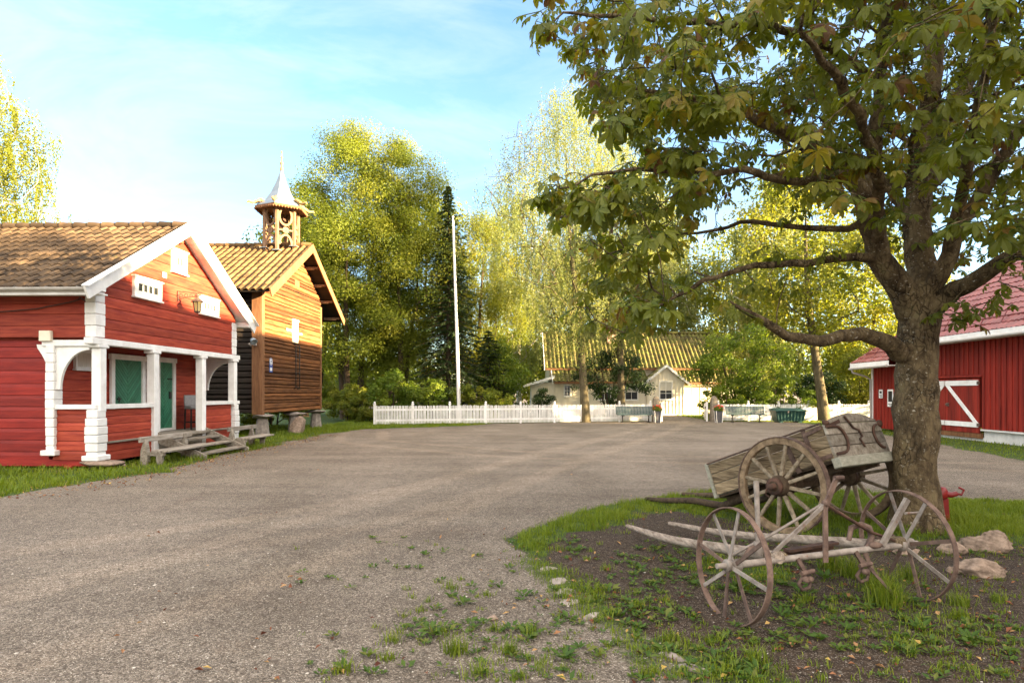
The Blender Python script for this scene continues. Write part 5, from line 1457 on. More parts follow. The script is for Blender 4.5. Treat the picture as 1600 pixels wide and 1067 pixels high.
    for t in range(len(T)):
        e = Pn[ends[t]]; pr = Pn[sk.par[ends[t]]]; bd = nrm(e - pr)
        out = nrm(np.array([e[0] - x0, e[1] - y0, .1]))
        nlv = rg.integers(3, 7)
        base_a = rg.random() * 6.28; tone = rg.random()
        for k in range(nlv):
            a = base_a + k * 2 * PI / nlv + rg.normal() * .3
            hd = np.array([math.cos(a), math.sin(a), 0]) + out * .35 + bd * .3
            hd[2] = .15 * rg.normal(); hd = nrm(hd)
            pl = .08 + .12 * rg.random()
            src = e - bd * .14 * rg.random() if k > 1 else e
            ctr = src + hd * pl + np.array([0, 0, -.04 - .05 * rg.random()])
            pitch = math.radians(rg.uniform(15, 68))
            f = np.array([hd[0], hd[1], 0]); f = nrm(f) * math.cos(pitch) - np.array([0, 0, 1]) * math.sin(pitch)
            sd = nrm(np.cross((0, 0, 1.0), f)); up = np.cross(f, sd)
            rl = rg.normal() * .35; sd2 = sd * math.cos(rl) + up * math.sin(rl); up2 = np.cross(f, sd2)
            S = rg.uniform(.08, .155) * (1.25 if e[1] < 6.0 else 1.0) * (1.0 if rg.random() > .15 else .7)
            tv, tf_ = temps[rg.integers(0, 5)]
            Vv = ctr + S * (np.outer(tv[:, 0], f) + np.outer(tv[:, 1], sd2) + np.outer(tv[:, 2], up2))
            tn = rg.random(); val = np.clip(.10 + .9 * (.5 * tone + .5 * rg.random()), 0, 1)
            if tn < .03: val = rg.uniform(0, .06)
            elif tn < .10: val = rg.uniform(.07, .2)
            rv = val + rg.normal(size=len(tf_) // 8) * .04
            F = np.array(tf_); R8 = np.clip(np.repeat(rv, 8), 0, 1)
            tri = F[:, 2] == F[:, 3]
            cr.add(Vv, F[tri][:, :3], 0, R8[tri]); cr.n -= len(Vv); 
            cr.V.pop(); cr.add(Vv, F[~tri], 0, R8[~tri])
            st.beam(src, ctr, .006, .006)
    cr.build('crown', MAT['leaf_chest'], root)
    st.build('leaf_stalks', MAT['weed'], root)
    for (px, py, d) in ((1236, 98, 5.6), (1348, 258, 6.6), (1060, 330, 6.0)):
        c = MB(); q = P(px, py, d); c.rock(q, (.06, .06, .065), 5, 8, 20); c.tube([q + (0, 0, .03), q + (0, 0, .14)], .004, 4)
        for j in range(26):
            g = nrm(rg.normal(size=3)); c.beam(q + g * .025, q + g * .04, .004, .004)
        c.build('conker_husk', MAT['weed'], root)
    return root
def py_hi(q): return False
chestnut()
# ------------------------------------------------------------------ fences, gateposts, pole
def fence(name, label, A, B, npost, ends=(True, True), skip=None):
    A = np.array([*A, 0.0]); B = np.array([*B, 0.0])
    root = thing(name, label, 'fence', tuple(A)); d = nrm(B - A); L = np.linalg.norm(B - A); nn = np.array([d[1], -d[0], 0])
    mb = MB(); rg = np.random.default_rng(int(L * 10))
    s = .08
    while s < L:
        p = A + d * s; w = .022; h = .95 + rg.normal() * .009; lean = rg.normal() * .007; yaw = nn * .012
        q = [p - d * w + np.array([0, 0, .04]), p + d * w + np.array([0, 0, .04]), p + d * (w + lean) + np.array([0, 0, h - .03]), p + d * lean + np.array([0, 0, h]), p + d * (lean - w) + np.array([0, 0, h - .03])]
        mb.extr([x + nn * .03 for x in q], nn * .018); s += .0735
    mb.build('pickets', MAT['white'], root)
    for z in (.22, .74):
        mb = MB(); mb.beam(A + (0, 0, z), B + (0, 0, z), .05, .095); mb.build('rail', MAT['white'], root)
    for k in range(npost + 1):
        p = A + (B - A) * k / npost
        mb = MB(); mb.bb(p + (-.05, -.055, 0), p + (.05, .045, 1.0)); mb.lathe([(.075, 1.0), (.075, 1.03), (.03, 1.045), (.065, 1.09), (.03, 1.14), (0, 1.145)], p, seg=8, smooth=True)
        mb.build('post', MAT['white'], root)
    return root
fence('picket_fence', 'white picket fence left of the gate, in front of the flagpole', (-6.75, 31.45), (7.65, 35.35), 8)
fence('picket_fence', 'white picket fence right of the gate, behind the bin', (11.45, 35.55), (21.6, 35.75), 6)
def gate(label, x, y, rz):
    g = thing('garden_gate', label, 'gate', (x, y, 0), rz, None, False)
    mb = MB()
    for k in range(14): mb.bb((.05 + k * .085, -.012, .08), (.095 + k * .085, .012, .96 + .06 * math.sin(k / 13 * PI)))
    mb.build('pickets', MAT['white'], g)
    for z in (.25, .76):
        mb = MB(); mb.bb((.0, .012, z - .045), (1.24, .05, z + .045)); mb.build('rail', MAT['white'], g)
    mb = MB(); mb.bb((-.05, -.05, 0), (.05, .05, 1.08)); mb.build('post', MAT['white'], g)
    mb = MB(); mb.bb((.02, .05, .7), (.06, .09, .82)); mb.build('hinge', MAT['iron'], g)
gate('white garden gate leaf folded open beside the right granite gatepost', 10.78, 35.4, math.radians(80))
gate('white garden gate leaf folded open beside the left granite gatepost', 8.27, 35.4, math.radians(98))
for (x, lb, sd) in ((7.92, 'grey lichened granite gatepost at the end of the left fence', 3), (11.1, 'grey mossy granite gatepost at the start of the right fence', 4)):
    mb = MB(); rg = np.random.default_rng(sd)
    zz = np.array([-.1, .3, .7, 1.1, 1.26, 1.36, 1.41]); ww = np.array([.21, .205, .195, .185, .165, .10, .03])
    V = []; n = 12
    for z, w in zip(zz, ww):
        for k in range(n):
            a = k * 2 * PI / n + PI / 4; m = 1 / max(abs(math.cos(a)), abs(math.sin(a)))
            r = w * min(m, 1.25) * (1 + .05 * rg.normal()); V.append((x + r * math.cos(a), 35.2 + r * math.sin(a), z))
    F = [(i * n + k, i * n + (k + 1) % n, (i + 1) * n + (k + 1) % n, (i + 1) * n + k) for i in range(len(zz) - 1) for k in range(n)] + [tuple(range((len(zz) - 1) * n, len(zz) * n))]
    mb.add(V, F, 0, .5); tag(mb.build('granite_gatepost', MAT['mossrock']), lb, 'gatepost')

fp = thing('flagpole', 'tall white flagpole without a flag behind the left fence', 'flagpole', (-2.78, 33.6, 0))
mb = MB(); mb.tube([(-2.78, 33.6, 0), (-2.88, 33.6, 4), (-3.10, 33.6, 10.75)], [.085, .075, .045], 12); mb.build('pole', MAT['pole'], fp)
mb = MB(); mb.lathe([(0, 0), (.06, .03), (.05, .09), (0, .12)], (-3.10, 33.6, 10.74), seg=10); mb.build('cap', MAT['pole'], fp)
mb = MB(); mb.bb((-2.92, 33.52, 0), (-2.86, 33.68, .8)); mb.bb((-2.70, 33.52, 0), (-2.64, 33.68, .8)); mb.build('bracket', MAT['gutter'], fp)
mb = MB(); mb.tube([(-2.69, 33.53, 1.0), (-2.79, 33.52, 4), (-3.04, 33.55, 10.6)], .008, 4); mb.build('halyard', MAT['white'], fp)

# ------------------------------------------------------------------ benches, planters, bin
def park_bench(x, y, rz, label):
    r = thing('park_bench', label, 'bench', (x, y, 0), rz, 'green benches along the picket fence', False)
    mb = MB()
    for k in range(5): mb.bb((-1.02, -.30 + k * .088, .40 + .004 * k), (1.02, -.235 + k * .088, .43 + .004 * k))
    mb.build('seat', MAT['green_bench'], r, .004)
    mb = MB()
    for k in range(6):
        z = .475 + k * .068; yy = .15 + (z - .45) * .26; mb.box((0, yy, z), (2.04, .022, .056), None)
    for xx in np.arange(-1.0, 1.01, .166): mb.extr([(xx - .012, .13, .42), (xx - .012, .265, .86), (xx - .012, .285, .86), (xx - .012, .15, .42)], (.024, 0, 0))
    mb.build('backrest', MAT['green_bench'], r)
    for xx in (-.72, .72):
        mb = MB(); mb.bb((xx - .025, -.28, .36), (xx + .025, .16, .40)); mb.bb((xx - .025, -.06, 0), (xx + .025, .0, .36)); mb.bb((xx - .03, -.25, 0), (xx + .03, .18, .025)); mb.build('leg', MAT['iron'], r)
    return r
park_bench(6.58, 34.1, .12, 'slatted green bench left of the gate, beside the birch trunk')
park_bench(12.55, 34.35, -.06, 'slatted green bench right of the gate, beside the green bin')
def planter(x, y, label, sd):
    rg = np.random.default_rng(sd)
    r = thing('flower_pot', label, 'flower pot', (x, y, 0), 0, 'flower pots at the gateposts')
    mb = MB(); b, t, h = .115, .17, .62; o = np.array([x, y, 0])
    V = [o + (sx * w, sy * w, z) for (w, z) in ((b, 0), (t, h), (t - .02, h), (t - .03, h - .06)) for sx, sy in ((-1, -1), (1, -1), (1, 1), (-1, 1))]
    F = [(i * 4 + k, i * 4 + (k + 1) % 4, i * 4 + 4 + (k + 1) % 4, i * 4 + 4 + k) for i in range(3) for k in range(4)] + [(12, 13, 14, 15)]
    mb.add(V, F, 0, .5); mb.build('pot', MAT['pot'], r, .006)
    mb = MB()
    for sx in (-1, 1):
        for sy in (-1, 1): mb.beam(o + (sx * (b + .02), sy * (b + .02), 0), o + (sx * (t + .02), sy * (t + .02), h + .01), .025, .025)
    mb.build('stand', MAT['white'], r)
    M = 900; g = rg.normal(size=(M, 3)); g /= np.linalg.norm(g, axis=1, keepdims=True)
    C = o + (0, 0, h + .10) + g * (rg.random(M) ** .4)[:, None] * (.27, .25, .19)
    mb = MB(); leaf_quads(mb, C, g + (0, 0, .4), rg.normal(size=(M, 3)), .075, .05, rg.random(M)); mb.build('foliage', MAT['leaf_shrub'], r)
    mb = MB()
    for k in range(26):
        g = nrm(rg.normal(size=3) + (0, -.5, .8)); mb.rock(o + (0, 0, h + .13) + g * (.25, .23, .19), (.06, .06, .05), k, 5, 6)
    mb.build('blossoms', MAT['flower_red'], r)
planter(7.72, 34.0, 'grey tapered flower pot with red flowers before the left gatepost', 5)
planter(10.98, 34.0, 'grey tapered flower pot with red flowers before the right gatepost', 6)
bn = thing('grit_bin', 'dark green plastic grit bin with lid before the right fence', 'bin', (14.75, 34.2, 0), 0, None, False)
mb = MB(); V = [(sx * (.70 + k * .10), sy * (.34 + k * .06), .07 + .55 * k) for k in (0, 1) for sx, sy in ((-1, -1), (1, -1), (1, 1), (-1, 1))]
mb.add(V, [(0, 3, 2, 1), (4, 5, 6, 7), (0, 1, 5, 4), (1, 2, 6, 5), (2, 3, 7, 6), (3, 0, 4, 7)], 0, .5)
for k in range(9):
    x = -.66 + k * .165; mb.extr([(x - .02, -.345, .09), (x + .02, -.345, .09), (x * 1.13 + .02, -.405, .6), (x * 1.13 - .02, -.405, .6)], (0, -.025, 0))
mb.build('body', MAT['green_bin'], bn, .02)
mb = MB(); V = [(-.86, -.46, .60), (.86, -.46, .60), (.86, .44, .60), (-.86, .44, .60), (-.86, -.46, .66), (.86, -.46, .66), (.86, .44, .72), (-.86, .44, .72), (-.62, -.28, .72), (.62, -.28, .72), (.62, .34, .76), (-.62, .34, .76)]
mb.add(V, [(0, 3, 2, 1), (0, 1, 5, 4), (1, 2, 6, 5), (2, 3, 7, 6), (3, 0, 4, 7), (4, 5, 9, 8), (5, 6, 10, 9), (6, 7, 11, 10), (7, 4, 8, 11), (8, 9, 10, 11)], 0, .6)
mb.build('lid', MAT['green_bin'], bn, .015)
for x in (-.5, .5):
    mb = MB(); mb.bb((x - .09, -.36, 0), (x + .09, .34, .07)); mb.build('foot', MAT['green_bin'], bn)
mb = MB(); mb.bb((-.22, -.475, .52), (-.14, -.462, .62)); mb.build('latch', MAT['palemetal'], bn)

# ------------------------------------------------------------------ things beside the red house
def plank_bench(x, y, L, label):
    p = hw(x, y, 0)
    r = thing('plank_bench', label, 'bench', (p[0], p[1], 0), A_ROT, 'plank benches by the red house', False)
    mb = MB(); mb.bb((-.05, 0, .50), (-.005, L, .62)); mb.build('backrest', MAT['greywood_y'], r, .008)
    mb = MB(); mb.bb((.12, .18, .275), (.33, L + .12, .32)); mb.bb((.345, .22, .270), (.50, L + .1, .315)); mb.build('seat', MAT['greywood_y'], r, .008)
    for k in (.14, L - .42):
        mb = MB(); mb.extr([(-.09, k, -.03), (.06, k, -.03), (.06, k, .27), (.0, k, .60), (-.003, k, .60), (-.09, k, .30)], (0, .13, 0)); mb.bb((.0, k + .02, .20), (.42, k + .11, .274)); mb.bb((.25, k + .02, -.03), (.38, k + .11, .2))
        mb.build('leg', MAT['greywood'], r, .008)
plank_bench(.55, .62, 2.15, 'grey weathered plank bench left of the porch steps')
plank_bench(.62, 4.55, 1.85, 'short grey plank bench right of the porch steps, by the first stone pillar')

p = hw(-.52, 4.88, .555)
ch = thing('bar_stool', 'grey upholstered bar stool with dark legs on the porch', 'stool', tuple(p), A_ROT - math.radians(38), None, False)
mb = MB(); mb.bb((-.22, -.21, .57), (.22, .21, .66)); mb.build('seat', MAT['chairgrey'], ch, .025)
mb = MB(); mb.extr([(-.22, -.21, .655), (-.15, -.21, .655), (-.20, -.21, .97), (-.25, -.21, .97)], (0, .42, 0)); mb.build('backrest', MAT['chairgrey'], ch, .02)
for sx in (-1, 1):
    for sy in (-1, 1):
        mb = MB(); mb.beam((sx * .20, sy * .19, 0), (sx * .19, sy * .18, .57), .035, .035); mb.build('leg', MAT['chairleg'], ch)
for a, b in (((-.19, -.18), (.19, -.18)), ((.19, -.18), (.19, .18)), ((.19, .18), (-.19, .18)), ((-.19, .18), (-.19, -.18))):
    mb = MB(); mb.beam((*a, .2), (*b, .2), .02, .025); mb.build('foot_rail', MAT['chairleg'], ch)

# wrought lantern on its bracket
p = hw(.02, 3.02, 4.16)
ln = thing('wall_lantern', 'old glazed lantern on an ornate iron bracket on the red gable', 'lantern', tuple(p), A_ROT, None, False)
mb = MB(); mb.tube([(0.02, 0, -.24), (.02, 0, .04)], .014, 6); mb.tube([(.02, 0, .03), (.5, 0, -.03), (.66, 0, -.02)], .012, 6); mb.tube([(.02, 0, -.2), (.2, 0, -.13), (.45, 0, -.12), (.64, 0, -.06)], .011, 6)
for k in range(4):
    c = (.10 + k * .13, 0, -.085); mb.ring(c, (1, 0, 0), (0, 0, 1), .055 - .005 * k, .055 - .005 * k, .036 - .005 * k, .036 - .005 * k, .014, 12)
mb.build('bracket', MAT['rust'], ln)
c = (.52, 0, -.5)
mb = MB()
for k in range(6):
    a = k * PI / 3; mb.beam((c[0] + .075 * math.cos(a), .075 * math.sin(a), c[2]), (c[0] + .115 * math.cos(a), .115 * math.sin(a), c[2] + .25), .016, .016)
mb.lathe([(0, -.045), (.05, -.03), (.085, -.01), (.085, .01), (0, .012)], c, seg=6, smooth=False); mb.lathe([(.165, .245), (.16, .26), (.06, .35), (.03, .37), (.045, .40), (.02, .43), (.0, .46)], c, seg=6, smooth=False); mb.tube([(c[0], 0, c[2] + .44), (c[0], 0, -.02)], .006, 5)
fr = mb.build('frame', MAT['rust'], ln)
mb = MB(); mb.lathe([(0, .012), (.068, .012), (.104, .245), (0, .245)], c, seg=6, smooth=False); mb.build('glass', MAT['lampglass'], ln)

p = sw(-.16, -.26, 3.32)
fl = thing('flood_lamp', 'grey wall flood lamp on the corner of the brown storehouse', 'lamp', tuple(p), A_ROT, None, False)
mb = MB(); mb.bb((-.05, .0, -.05), (.05, .1, .09)); mb.tube([(0, 0, 0), (0, -.1, .04)], .02, 6); mb.build('mount', MAT['gutter'], fl)
mb = MB(); mb.lathe([(0, .16), (.08, .14), (.13, 0), (.115, 0), (0, .05)], (.06, -.16, .06), (-.55, .4, .75), 12); mb.build('head', MAT['zinc'], fl)
mb = MB(); mb.lathe([(0, .1), (.05, .09), (.08, 0), (.07, 0), (0, .03)], (-.12, -.12, -.05), (.6, .3, .75), 10); mb.build('sensor', MAT['palemetal'], fl)

p = sw(.055, .62, 2.38)
sg = thing('wall_sign', 'small blue plate with a white ring on the storehouse gable', 'sign', tuple(p), A_ROT, None, False)
mb = MB(); mb.bb((0, -.1, -.04), (.012, .18, .36)); mb.ring((.006, .04, .36), (0, 1, 0), (0, 0, 1), .14, .14, .0, .0, .012, 18); mb.build('plate', MAT['blue'], sg)
mb = MB(); mb.ring((.014, .04, .36), (0, 1, 0), (0, 0, 1), .09, .09, .055, .055, .004, 18); mb.ring((.014, .04, .36), (0, 1, 0), (0, 0, 1), .135, .135, .122, .122, .004, 18); mb.bb((.012, -.05, .02), (.016, .13, .14)); mb.build('emblem', MAT['paper'], sg)
mb = MB(); q = sw(.45, 2.35, 0.2); mb.rock(q, (.55, .75, 1.0), 44, R=np.array([[1, 0, .25], [0, 1, .2], [-.25, -.2, 1]])); tag(mb.build('boulder', MAT['rock']), 'upright pale boulder leaning between the first two storehouse pillars', 'stone')

# ------------------------------------------------------------------ old tipping cart
def wood_wheel(parent, x, sgn, R=.55, ns=12, rot=0.1):
    """wheel of the cart in cart coordinates, axle along x at height R"""
    rg = np.random.default_rng(int(50 + x * 10))
    c = np.array([x, 0, R]); uy = np.array([0, 1.0, 0]); uz = np.array([0, 0, 1.0])
    mb = MB(); mb.ring(c, uy, uz, R - .012, R - .012, R - .085, R - .085, .065, 48)
    w = mb.build('wheel', MAT['wheelwood'], parent, .006)
    mb = MB(); mb.ring(c, uy, uz, R, R, R - .011, R - .011, .075, 48); mb.build('tyre', MAT['rust'], w)
    mb = MB()
    for k in range(ns):
        a = rot + k * 2 * PI / ns; d = np.array([0, math.cos(a), math.sin(a)])
        mb.beam(c + d * .09 + (sgn * .02, 0, 0), c + d * (R - .08), .042, .052, (1, 0, 0), w1=.034, h1=.036)
    mb.build('spokes', MAT['spokewood'], w, .006)
    mb = MB(); mb.lathe([(.0, -.12), (.10, -.12), (.115, -.06), (.125, 0), (.115, .08), (.085, .16), (.0, .16)], c, (sgn, 0, 0), 20); mb.build('hub', MAT['cartdark'], w)
    mb = MB(); mb.lathe([(.118, -.10), (.122, -.10), (.124, -.06), (.118, -.06)], c, (sgn, 0, 0), 20); mb.lathe([(.09, .12), (.099, .12), (.096, .165), (.06, .165)], c, (sgn, 0, 0), 20); mb.lathe([(.0, .24), (.03, .24), (.04, .2), (.04, .15), (.07, .15)], c, (sgn, 0, 0), 12)
    mb.tube([c + (sgn * .2, 0, 0), c + (sgn * .22, .05, -.03), c + (sgn * .22, .06, -.09), c + (sgn * .2, .02, -.12)], .009, 5)
    mb.build('hub_iron', MAT['rustdark'], w)
def tip_cart():
    cz = ghs(3.62, 7.62)
    r = thing('tip_cart', 'old grey wooden tip cart with two spoked wheels, its box raised at the back', 'cart', (3.62, 7.62, cz - .02), math.atan2(.57, .82), None, False)
    wood_wheel(r, -.70, -1); wood_wheel(r, .80, 1, rot=.25)
    mb = MB(); mb.beam((-.6, 0, .55), (.7, 0, .55), .09, .10); mb.build('axle', MAT['cartdark'], r, .008)
    # box: front is +y (low), rear -y (raised)
    y0, y1 = -.50, 1.0; zr, zf = .87, .29
    def zb(y): return zr + (zf - zr) * (y - y0) / (y1 - y0)
    vx = np.array([1.0, 0, 0]); f = nrm((0, y1 - y0, zf - zr)); up = np.cross(vx, f); up = up if up[2] > 0 else -up
    xl, xr = -.53, .66; O = np.array([0, y0, zr]); L = math.hypot(y1 - y0, zf - zr)
    def B(x, s, h): return vx * x + O + f * s + up * h
    rg = np.random.default_rng(2)
    for x, nm in ((xl, 'side_board'), (xr, 'side_board')):
        mb = MB()
        hs = [0.005, .145, .275, .40]
        for k in range(3):
            e0 = .02 * rg.random(); sl = .10
            pts = [B(x, -sl * (1 - hs[k] / .4) * 0 - .0 + e0 - .02, hs[k] + .004), B(x, L, hs[k] + .004), B(x, L - .05 * 0, hs[k + 1] - .004), B(x, e0 - .02, hs[k + 1] - .004)]
            mb.extr(pts, vx * .03 * (1 if x < 0 else -1))
        sb = mb.build(nm, MAT['cartwood'], r, .004)
        sx = -1 if x < 0 else 1
        ir = MB()
        for s_, ww in ((.20, .05), (.42, .06)):
            ir.beam(B(x + sx * .008, s_, -.03), B(x + sx * .008, s_ + (.02 if s_ < .3 else .07), .41), .012, ww, f)
        ir.beam(B(x + sx * .012, .0, .37), B(x + sx * .012, .23, .345), .014, .042, up); ir.beam(B(x + sx * .012, -.01, .05), B(x + sx * .012, .2, .045), .014, .045, up)
        ir.beam(B(x + sx * .004, 0, .415), B(x + sx * .004, L, .415), .05, .014, up)
        ir.build('iron_strap', MAT['rust'], sb)
    mb = MB()
    for k in range(6):
        xa = xl + .03 + k * (xr - xl - .06) / 6; xb = xa + (xr - xl - .06) / 6 - .006
        mb.extr([B(xa, 0, 0), B(xb, 0, 0), B(xb, L, 0), B(xa, L, 0)], -up * .03)
    mb.build('floor', MAT['cartdark'], r)
    mb = MB(); mb.extr([B(xl - .02, L, -.03), B(xr + .02, L, -.03), B(xr + .02, L, .42), B(xl - .02, L, .42)], f * .05); mb.build('front_board', MAT['silwood'], r, .006)
    # tail board with an arched top, four planks
    tb = MB(); xm = (xl + xr) / 2; hw_ = (xr - xl) / 2
    def top(x): return .40 + .11 * max(0, 1 - ((x - xm) / hw_) ** 2)
    hz = [-.0, .14, .27, .40, .53]
    for k in range(4):
        lo, hi = hz[k] + .004, hz[k + 1] - .004
        xs = [x for x in np.linspace(xl + .0, xr - .0, 25) if top(x) > lo + .005]
        pts = [B(xs[0], -.045, lo)] + [B(xs[-1], -.045, lo)] + [B(x, -.045, min(hi, top(x))) for x in xs[::-1]]
        tb.extr(pts, f * .035)
    t_ = tb.build('tail_board', MAT['greywood'], r, .004)
    ir = MB(); e = -.062
    def hook(cx, sg, r0):
        a = np.linspace(-PI / 2, PI / 2, 12)
        return [B(cx + sg * (-.06 + r0 * .95 * math.cos(q)), e, .21 + r0 * math.sin(q)) for q in a]
    h1 = hook(-.30, 1, .15); ir.tube(h1, .016, 6); ir.tube([h1[0], B(-.52, e, .05)], .018, 6); ir.tube([h1[-1], B(-.55, e, .36)], .018, 6)
    ir.cut(); h2 = hook(.48, -1, .14); ir.tube(h2, .016, 6)
    ir.cut(); ir.tube([B(-.10, e, .47), B(.0, e, .33), B(.10, e, .30), B(.13, e, .22), B(.06, e, .20), B(.10, e, .10)], .012, 6)
    ir.cut(); ir.beam(B(-.5, e + .01, .36), B(-.22, e + .01, .42), .01, .04, up); ir.cut(); ir.rock(B(xl + .02, -.05, .41), (.08, .08, .07), 9, 6, 8); ir.cut(); ir.rock(B(xr - .02, -.05, .36), (.07, .08, .09), 10, 6, 8)
    ir.build('iron_fitting', MAT['rustdark'], t_)
    mb = MB(); mb.beam(B(xl - .05, -.05, -.045), B(xr + .05, -.05, -.045), .10, .11, up); mb.build('rear_sill', MAT['silwood'], r, .008)
    for x in (-.34, .46):
        mb = MB(); mb.beam(B(x, .05, -.075), B(x, L, -.085), .07, .09, up)
        mb.tube([B(x, L - .3, -.1), B(x - .02, L + .1, -.13), (x - .04, 1.5, .14), (x - .05, 2.0, .075), (x - .06, 2.35, .05)], [.05, .05, .045, .038, .028], 8); mb.build('shaft', MAT['cartdark'], r)
    mb = MB(); mb.beam((-.45, .0, .62), (.6, .0, .62), .12, .10)
    mb.tube([(-.4, .1, .5), (-.1, .3, .38), (.3, .3, .38), (.6, .1, .5)], .012, 5)
    mb.build('axle_block', MAT['cartdark'], r)
tip_cart()

# ------------------------------------------------------------------ iron wheeled shaft gear in front
def iron_gear():
    r = thing('horse_rake_frame', 'rusty two wheeled iron frame with long wooden shafts in front of the tip cart', 'cart frame', (2.28, 4.72, 0))
    W1 = np.array([1.54, 4.49, .395]); W2 = np.array([3.04, 4.95, .41]); ax = nrm(W2 - W1); fw = nrm(np.cross((0, 0, 1.0), ax)); Z = np.array([0, 0, 1.0])
    W1[2] += ghs(1.54, 4.5) - .02; W2[2] += ghs(3.04, 4.95) - .02
    for C0, R, sg, rot in ((W1, .405, -1, .16), (W2, .42, 1, .5)):
        n = nrm(ax + Z * (.05 * sg)); a2 = fw; b2 = nrm(np.cross(n, a2)); b2 = b2 if b2[2] > 0 else -b2
        mb = MB(); mb.ring(C0, a2, b2, R, R, R - .009, R - .009, .042, 56); w = mb.build('wheel', MAT['rust'], r)
        mb = MB(); md = MB()
        for k in range(8):
            t = rot + k * PI / 4; d = a2 * math.cos(t) + b2 * math.sin(t); sft = n * (.022 if k % 2 else -.022)
            (mb if k in (1, 2, 4, 7) else md).beam(C0 + d * .03 + sft, C0 + d * (R - .012), .028, .009, n)
        mb.build('spokes', MAT['palemetal'], w); md.build('spokes', MAT['rust'], w)
        mb = MB(); mb.lathe([(0, -.05), (.034, -.05), (.045, -.045), (.045, -.02), (.032, -.01), (.032, .03), (.045, .04), (.045, .065), (0, .065)], C0, n, 14); mb.tube([C0 + n * sg * .05, C0 + n * sg * .12], .02, 8); mb.build('hub', MAT['palemetal'], w)
    A = W1 + ax * .06; Bq = W2 - ax * .05
    mb = MB(); mb.tube([A, A + (Bq - A) * .3, A + (Bq - A) * .6, Bq], [.026, .024, .024, .026], 10); mb.build('axle', MAT['palemetal'], r)
    def on(t, dz=0, df=0): return W1 + (W2 - W1) * t + Z * dz + fw * df
    mb = MB(); mb.beam(on(.34, .035, .08), on(.64, .045, .10), .06, .02); mb.beam(on(.34, .01, .108), on(.64, .02, .128), .012, .06); mb.build('channel_bar', MAT['rustdark'], r)
    # upright lever and its braces
    ap = on(.515, .37, .0); tp = on(.57, .56, -.02)
    mb = MB(); mb.beam(on(.50, -.05, -.03), ap, .04, .014, fw); mb.beam(ap - Z * .02, tp, .05, .016, fw, w1=.035); mb.tube([tp - ax * .02, tp + ax * .06], .018, 8); mb.rock(ap, (.05, .05, .06), 3, 6, 8); mb.build('lever', MAT['rust'], r)
    mb = MB()
    mb.beam(ap, on(.235, .04, .03), .026, .018, fw); mb.tube([ap + fw * .02, on(.26, .18, .06), on(.05, .03, .12)], .011, 6); 
    mb.build('brace', MAT['palemetal'], r)
    mb = MB(); mb.tube([ap, on(.80, .12, .02), on(.97, .02, .0)], .013, 6); mb.beam(ap, on(.68, .03, .28), .03, .012, fw); mb.build('brace', MAT['rustdark'], r)
    mb = MB(); mb.tube([on(.175, .03, .07), on(.18, .26, .08), on(.175, .56, .09)], [.019, .017, .02], 8); mb.lathe([(.028, 0), (.034, .03), (.03, .1), (.024, .1)], on(.175, .03, .07), seg=10); mb.build('upright', MAT['palemetal'], r)
    mb = MB(); mb.beam(on(.84, .02, -.02), on(.985, .36, -.04), .04, .03, fw); mb.tube([on(.95, .26, -.07), on(1.06, .25, -.05)], .010, 6); mb.build('hand_lever', MAT['palemetal'], r)
    mb = MB()
    mb.tube([on(.68, .07, .04), on(.70, .16, .05), on(.76, .18, .05), on(.81, .15, .05), on(.82, .08, .04), on(.79, .02, .02), on(.75, -.0, .0)], [.018, .02, .022, .022, .024, .026, .02], 8, wob=.3)
    mb.cut(); mb.tube([on(.10, .02, .07), on(.13, .08, .07), on(.16, .09, .07), on(.19, .04, .07)], [.015, .018, .018, .015], 8); mb.cut(); mb.rock(on(.87, .045, .03), (.09, .07, .07), 5, 8, 8); mb.cut(); mb.rock(on(.80, .03, -.02), (.10, .06, .05), 6, 8, 8)
    mb.build('casting', MAT['rust'], r)
    mb = MB(); mb.box(on(.97, .02, .02), (.10, .09, .075), None); mb.cut(); mb.box(on(.265, .01, .06), (.15, .10, .06), None); mb.build('wood_block', MAT['cartwood'], r, .01)
    for t in (.345, .68):
        mb = MB(); mb.beam(on(t, .0, -.02), on(t + .035, -.11, -.05), .03, .02, fw); mb.tube([on(t + .0, -.10, -.06), on(t + .07, -.09, -.06)], .018, 8)
        mb.tube([on(t + .02, -.12, -.05), on(t - .01, -.17, -.05), on(t + .01, -.22, -.05), on(t + .05, -.21, -.05), on(t + .06, -.15, -.05)], .014, 7); mb.rock(on(t + .05, -.15, -.05), (.06, .06, .05), int(t * 20), 6, 8); mb.rock(on(t + .015, -.14, -.08), (.05, .05, .05), int(t * 30), 6, 8)
        mb.build('hook', MAT['rust'], r)
    mb = MB(); mb.beam(on(.70, -.02, .0), on(.83, -.33, -.16), .022, .008, fw); mb.build('loose_strap', MAT['rust'], r)
    # shafts
    def shaft(pts, rad):
        mb = MB(); P_ = np.array(pts); out = []
        out = np.array([P_[0] + (P_[-1] - P_[0]) * k / 24 - np.array([0, 0, .035]) * math.sin(PI * k / 24) for k in range(25)]); ker = out.copy(); ker[1:-1] = (out[:-2] + out[1:-1] * 2 + out[2:]) / 4
        ker += np.array([0, 0, 1]) * (np.sin(np.linspace(0, 7, len(ker))) * .008)[:, None]
        mb.tube(ker, np.interp(np.linspace(0, 1, len(ker)), np.linspace(0, 1, len(rad)), rad), 9, wob=.12); return mb.build('shaft', MAT['palewood'], r)
    shaft([on(.25, .02, -.02), on(.245, .02, .35), P(1133, 857, 5.3), P(1070, 842, 5.9), P(1020, 832, 6.5), P(980, 822, 7.05)], [.044, .044, .042, .04, .034, .020])
    shaft([on(.84, .02, .0), on(.83, .02, .35), P(1255, 844, 5.55), P(1175, 834, 6.1), P(1110, 825, 6.7), P(1046, 818, 7.2)], [.04, .042, .04, .036, .030, .022])
iron_gear()

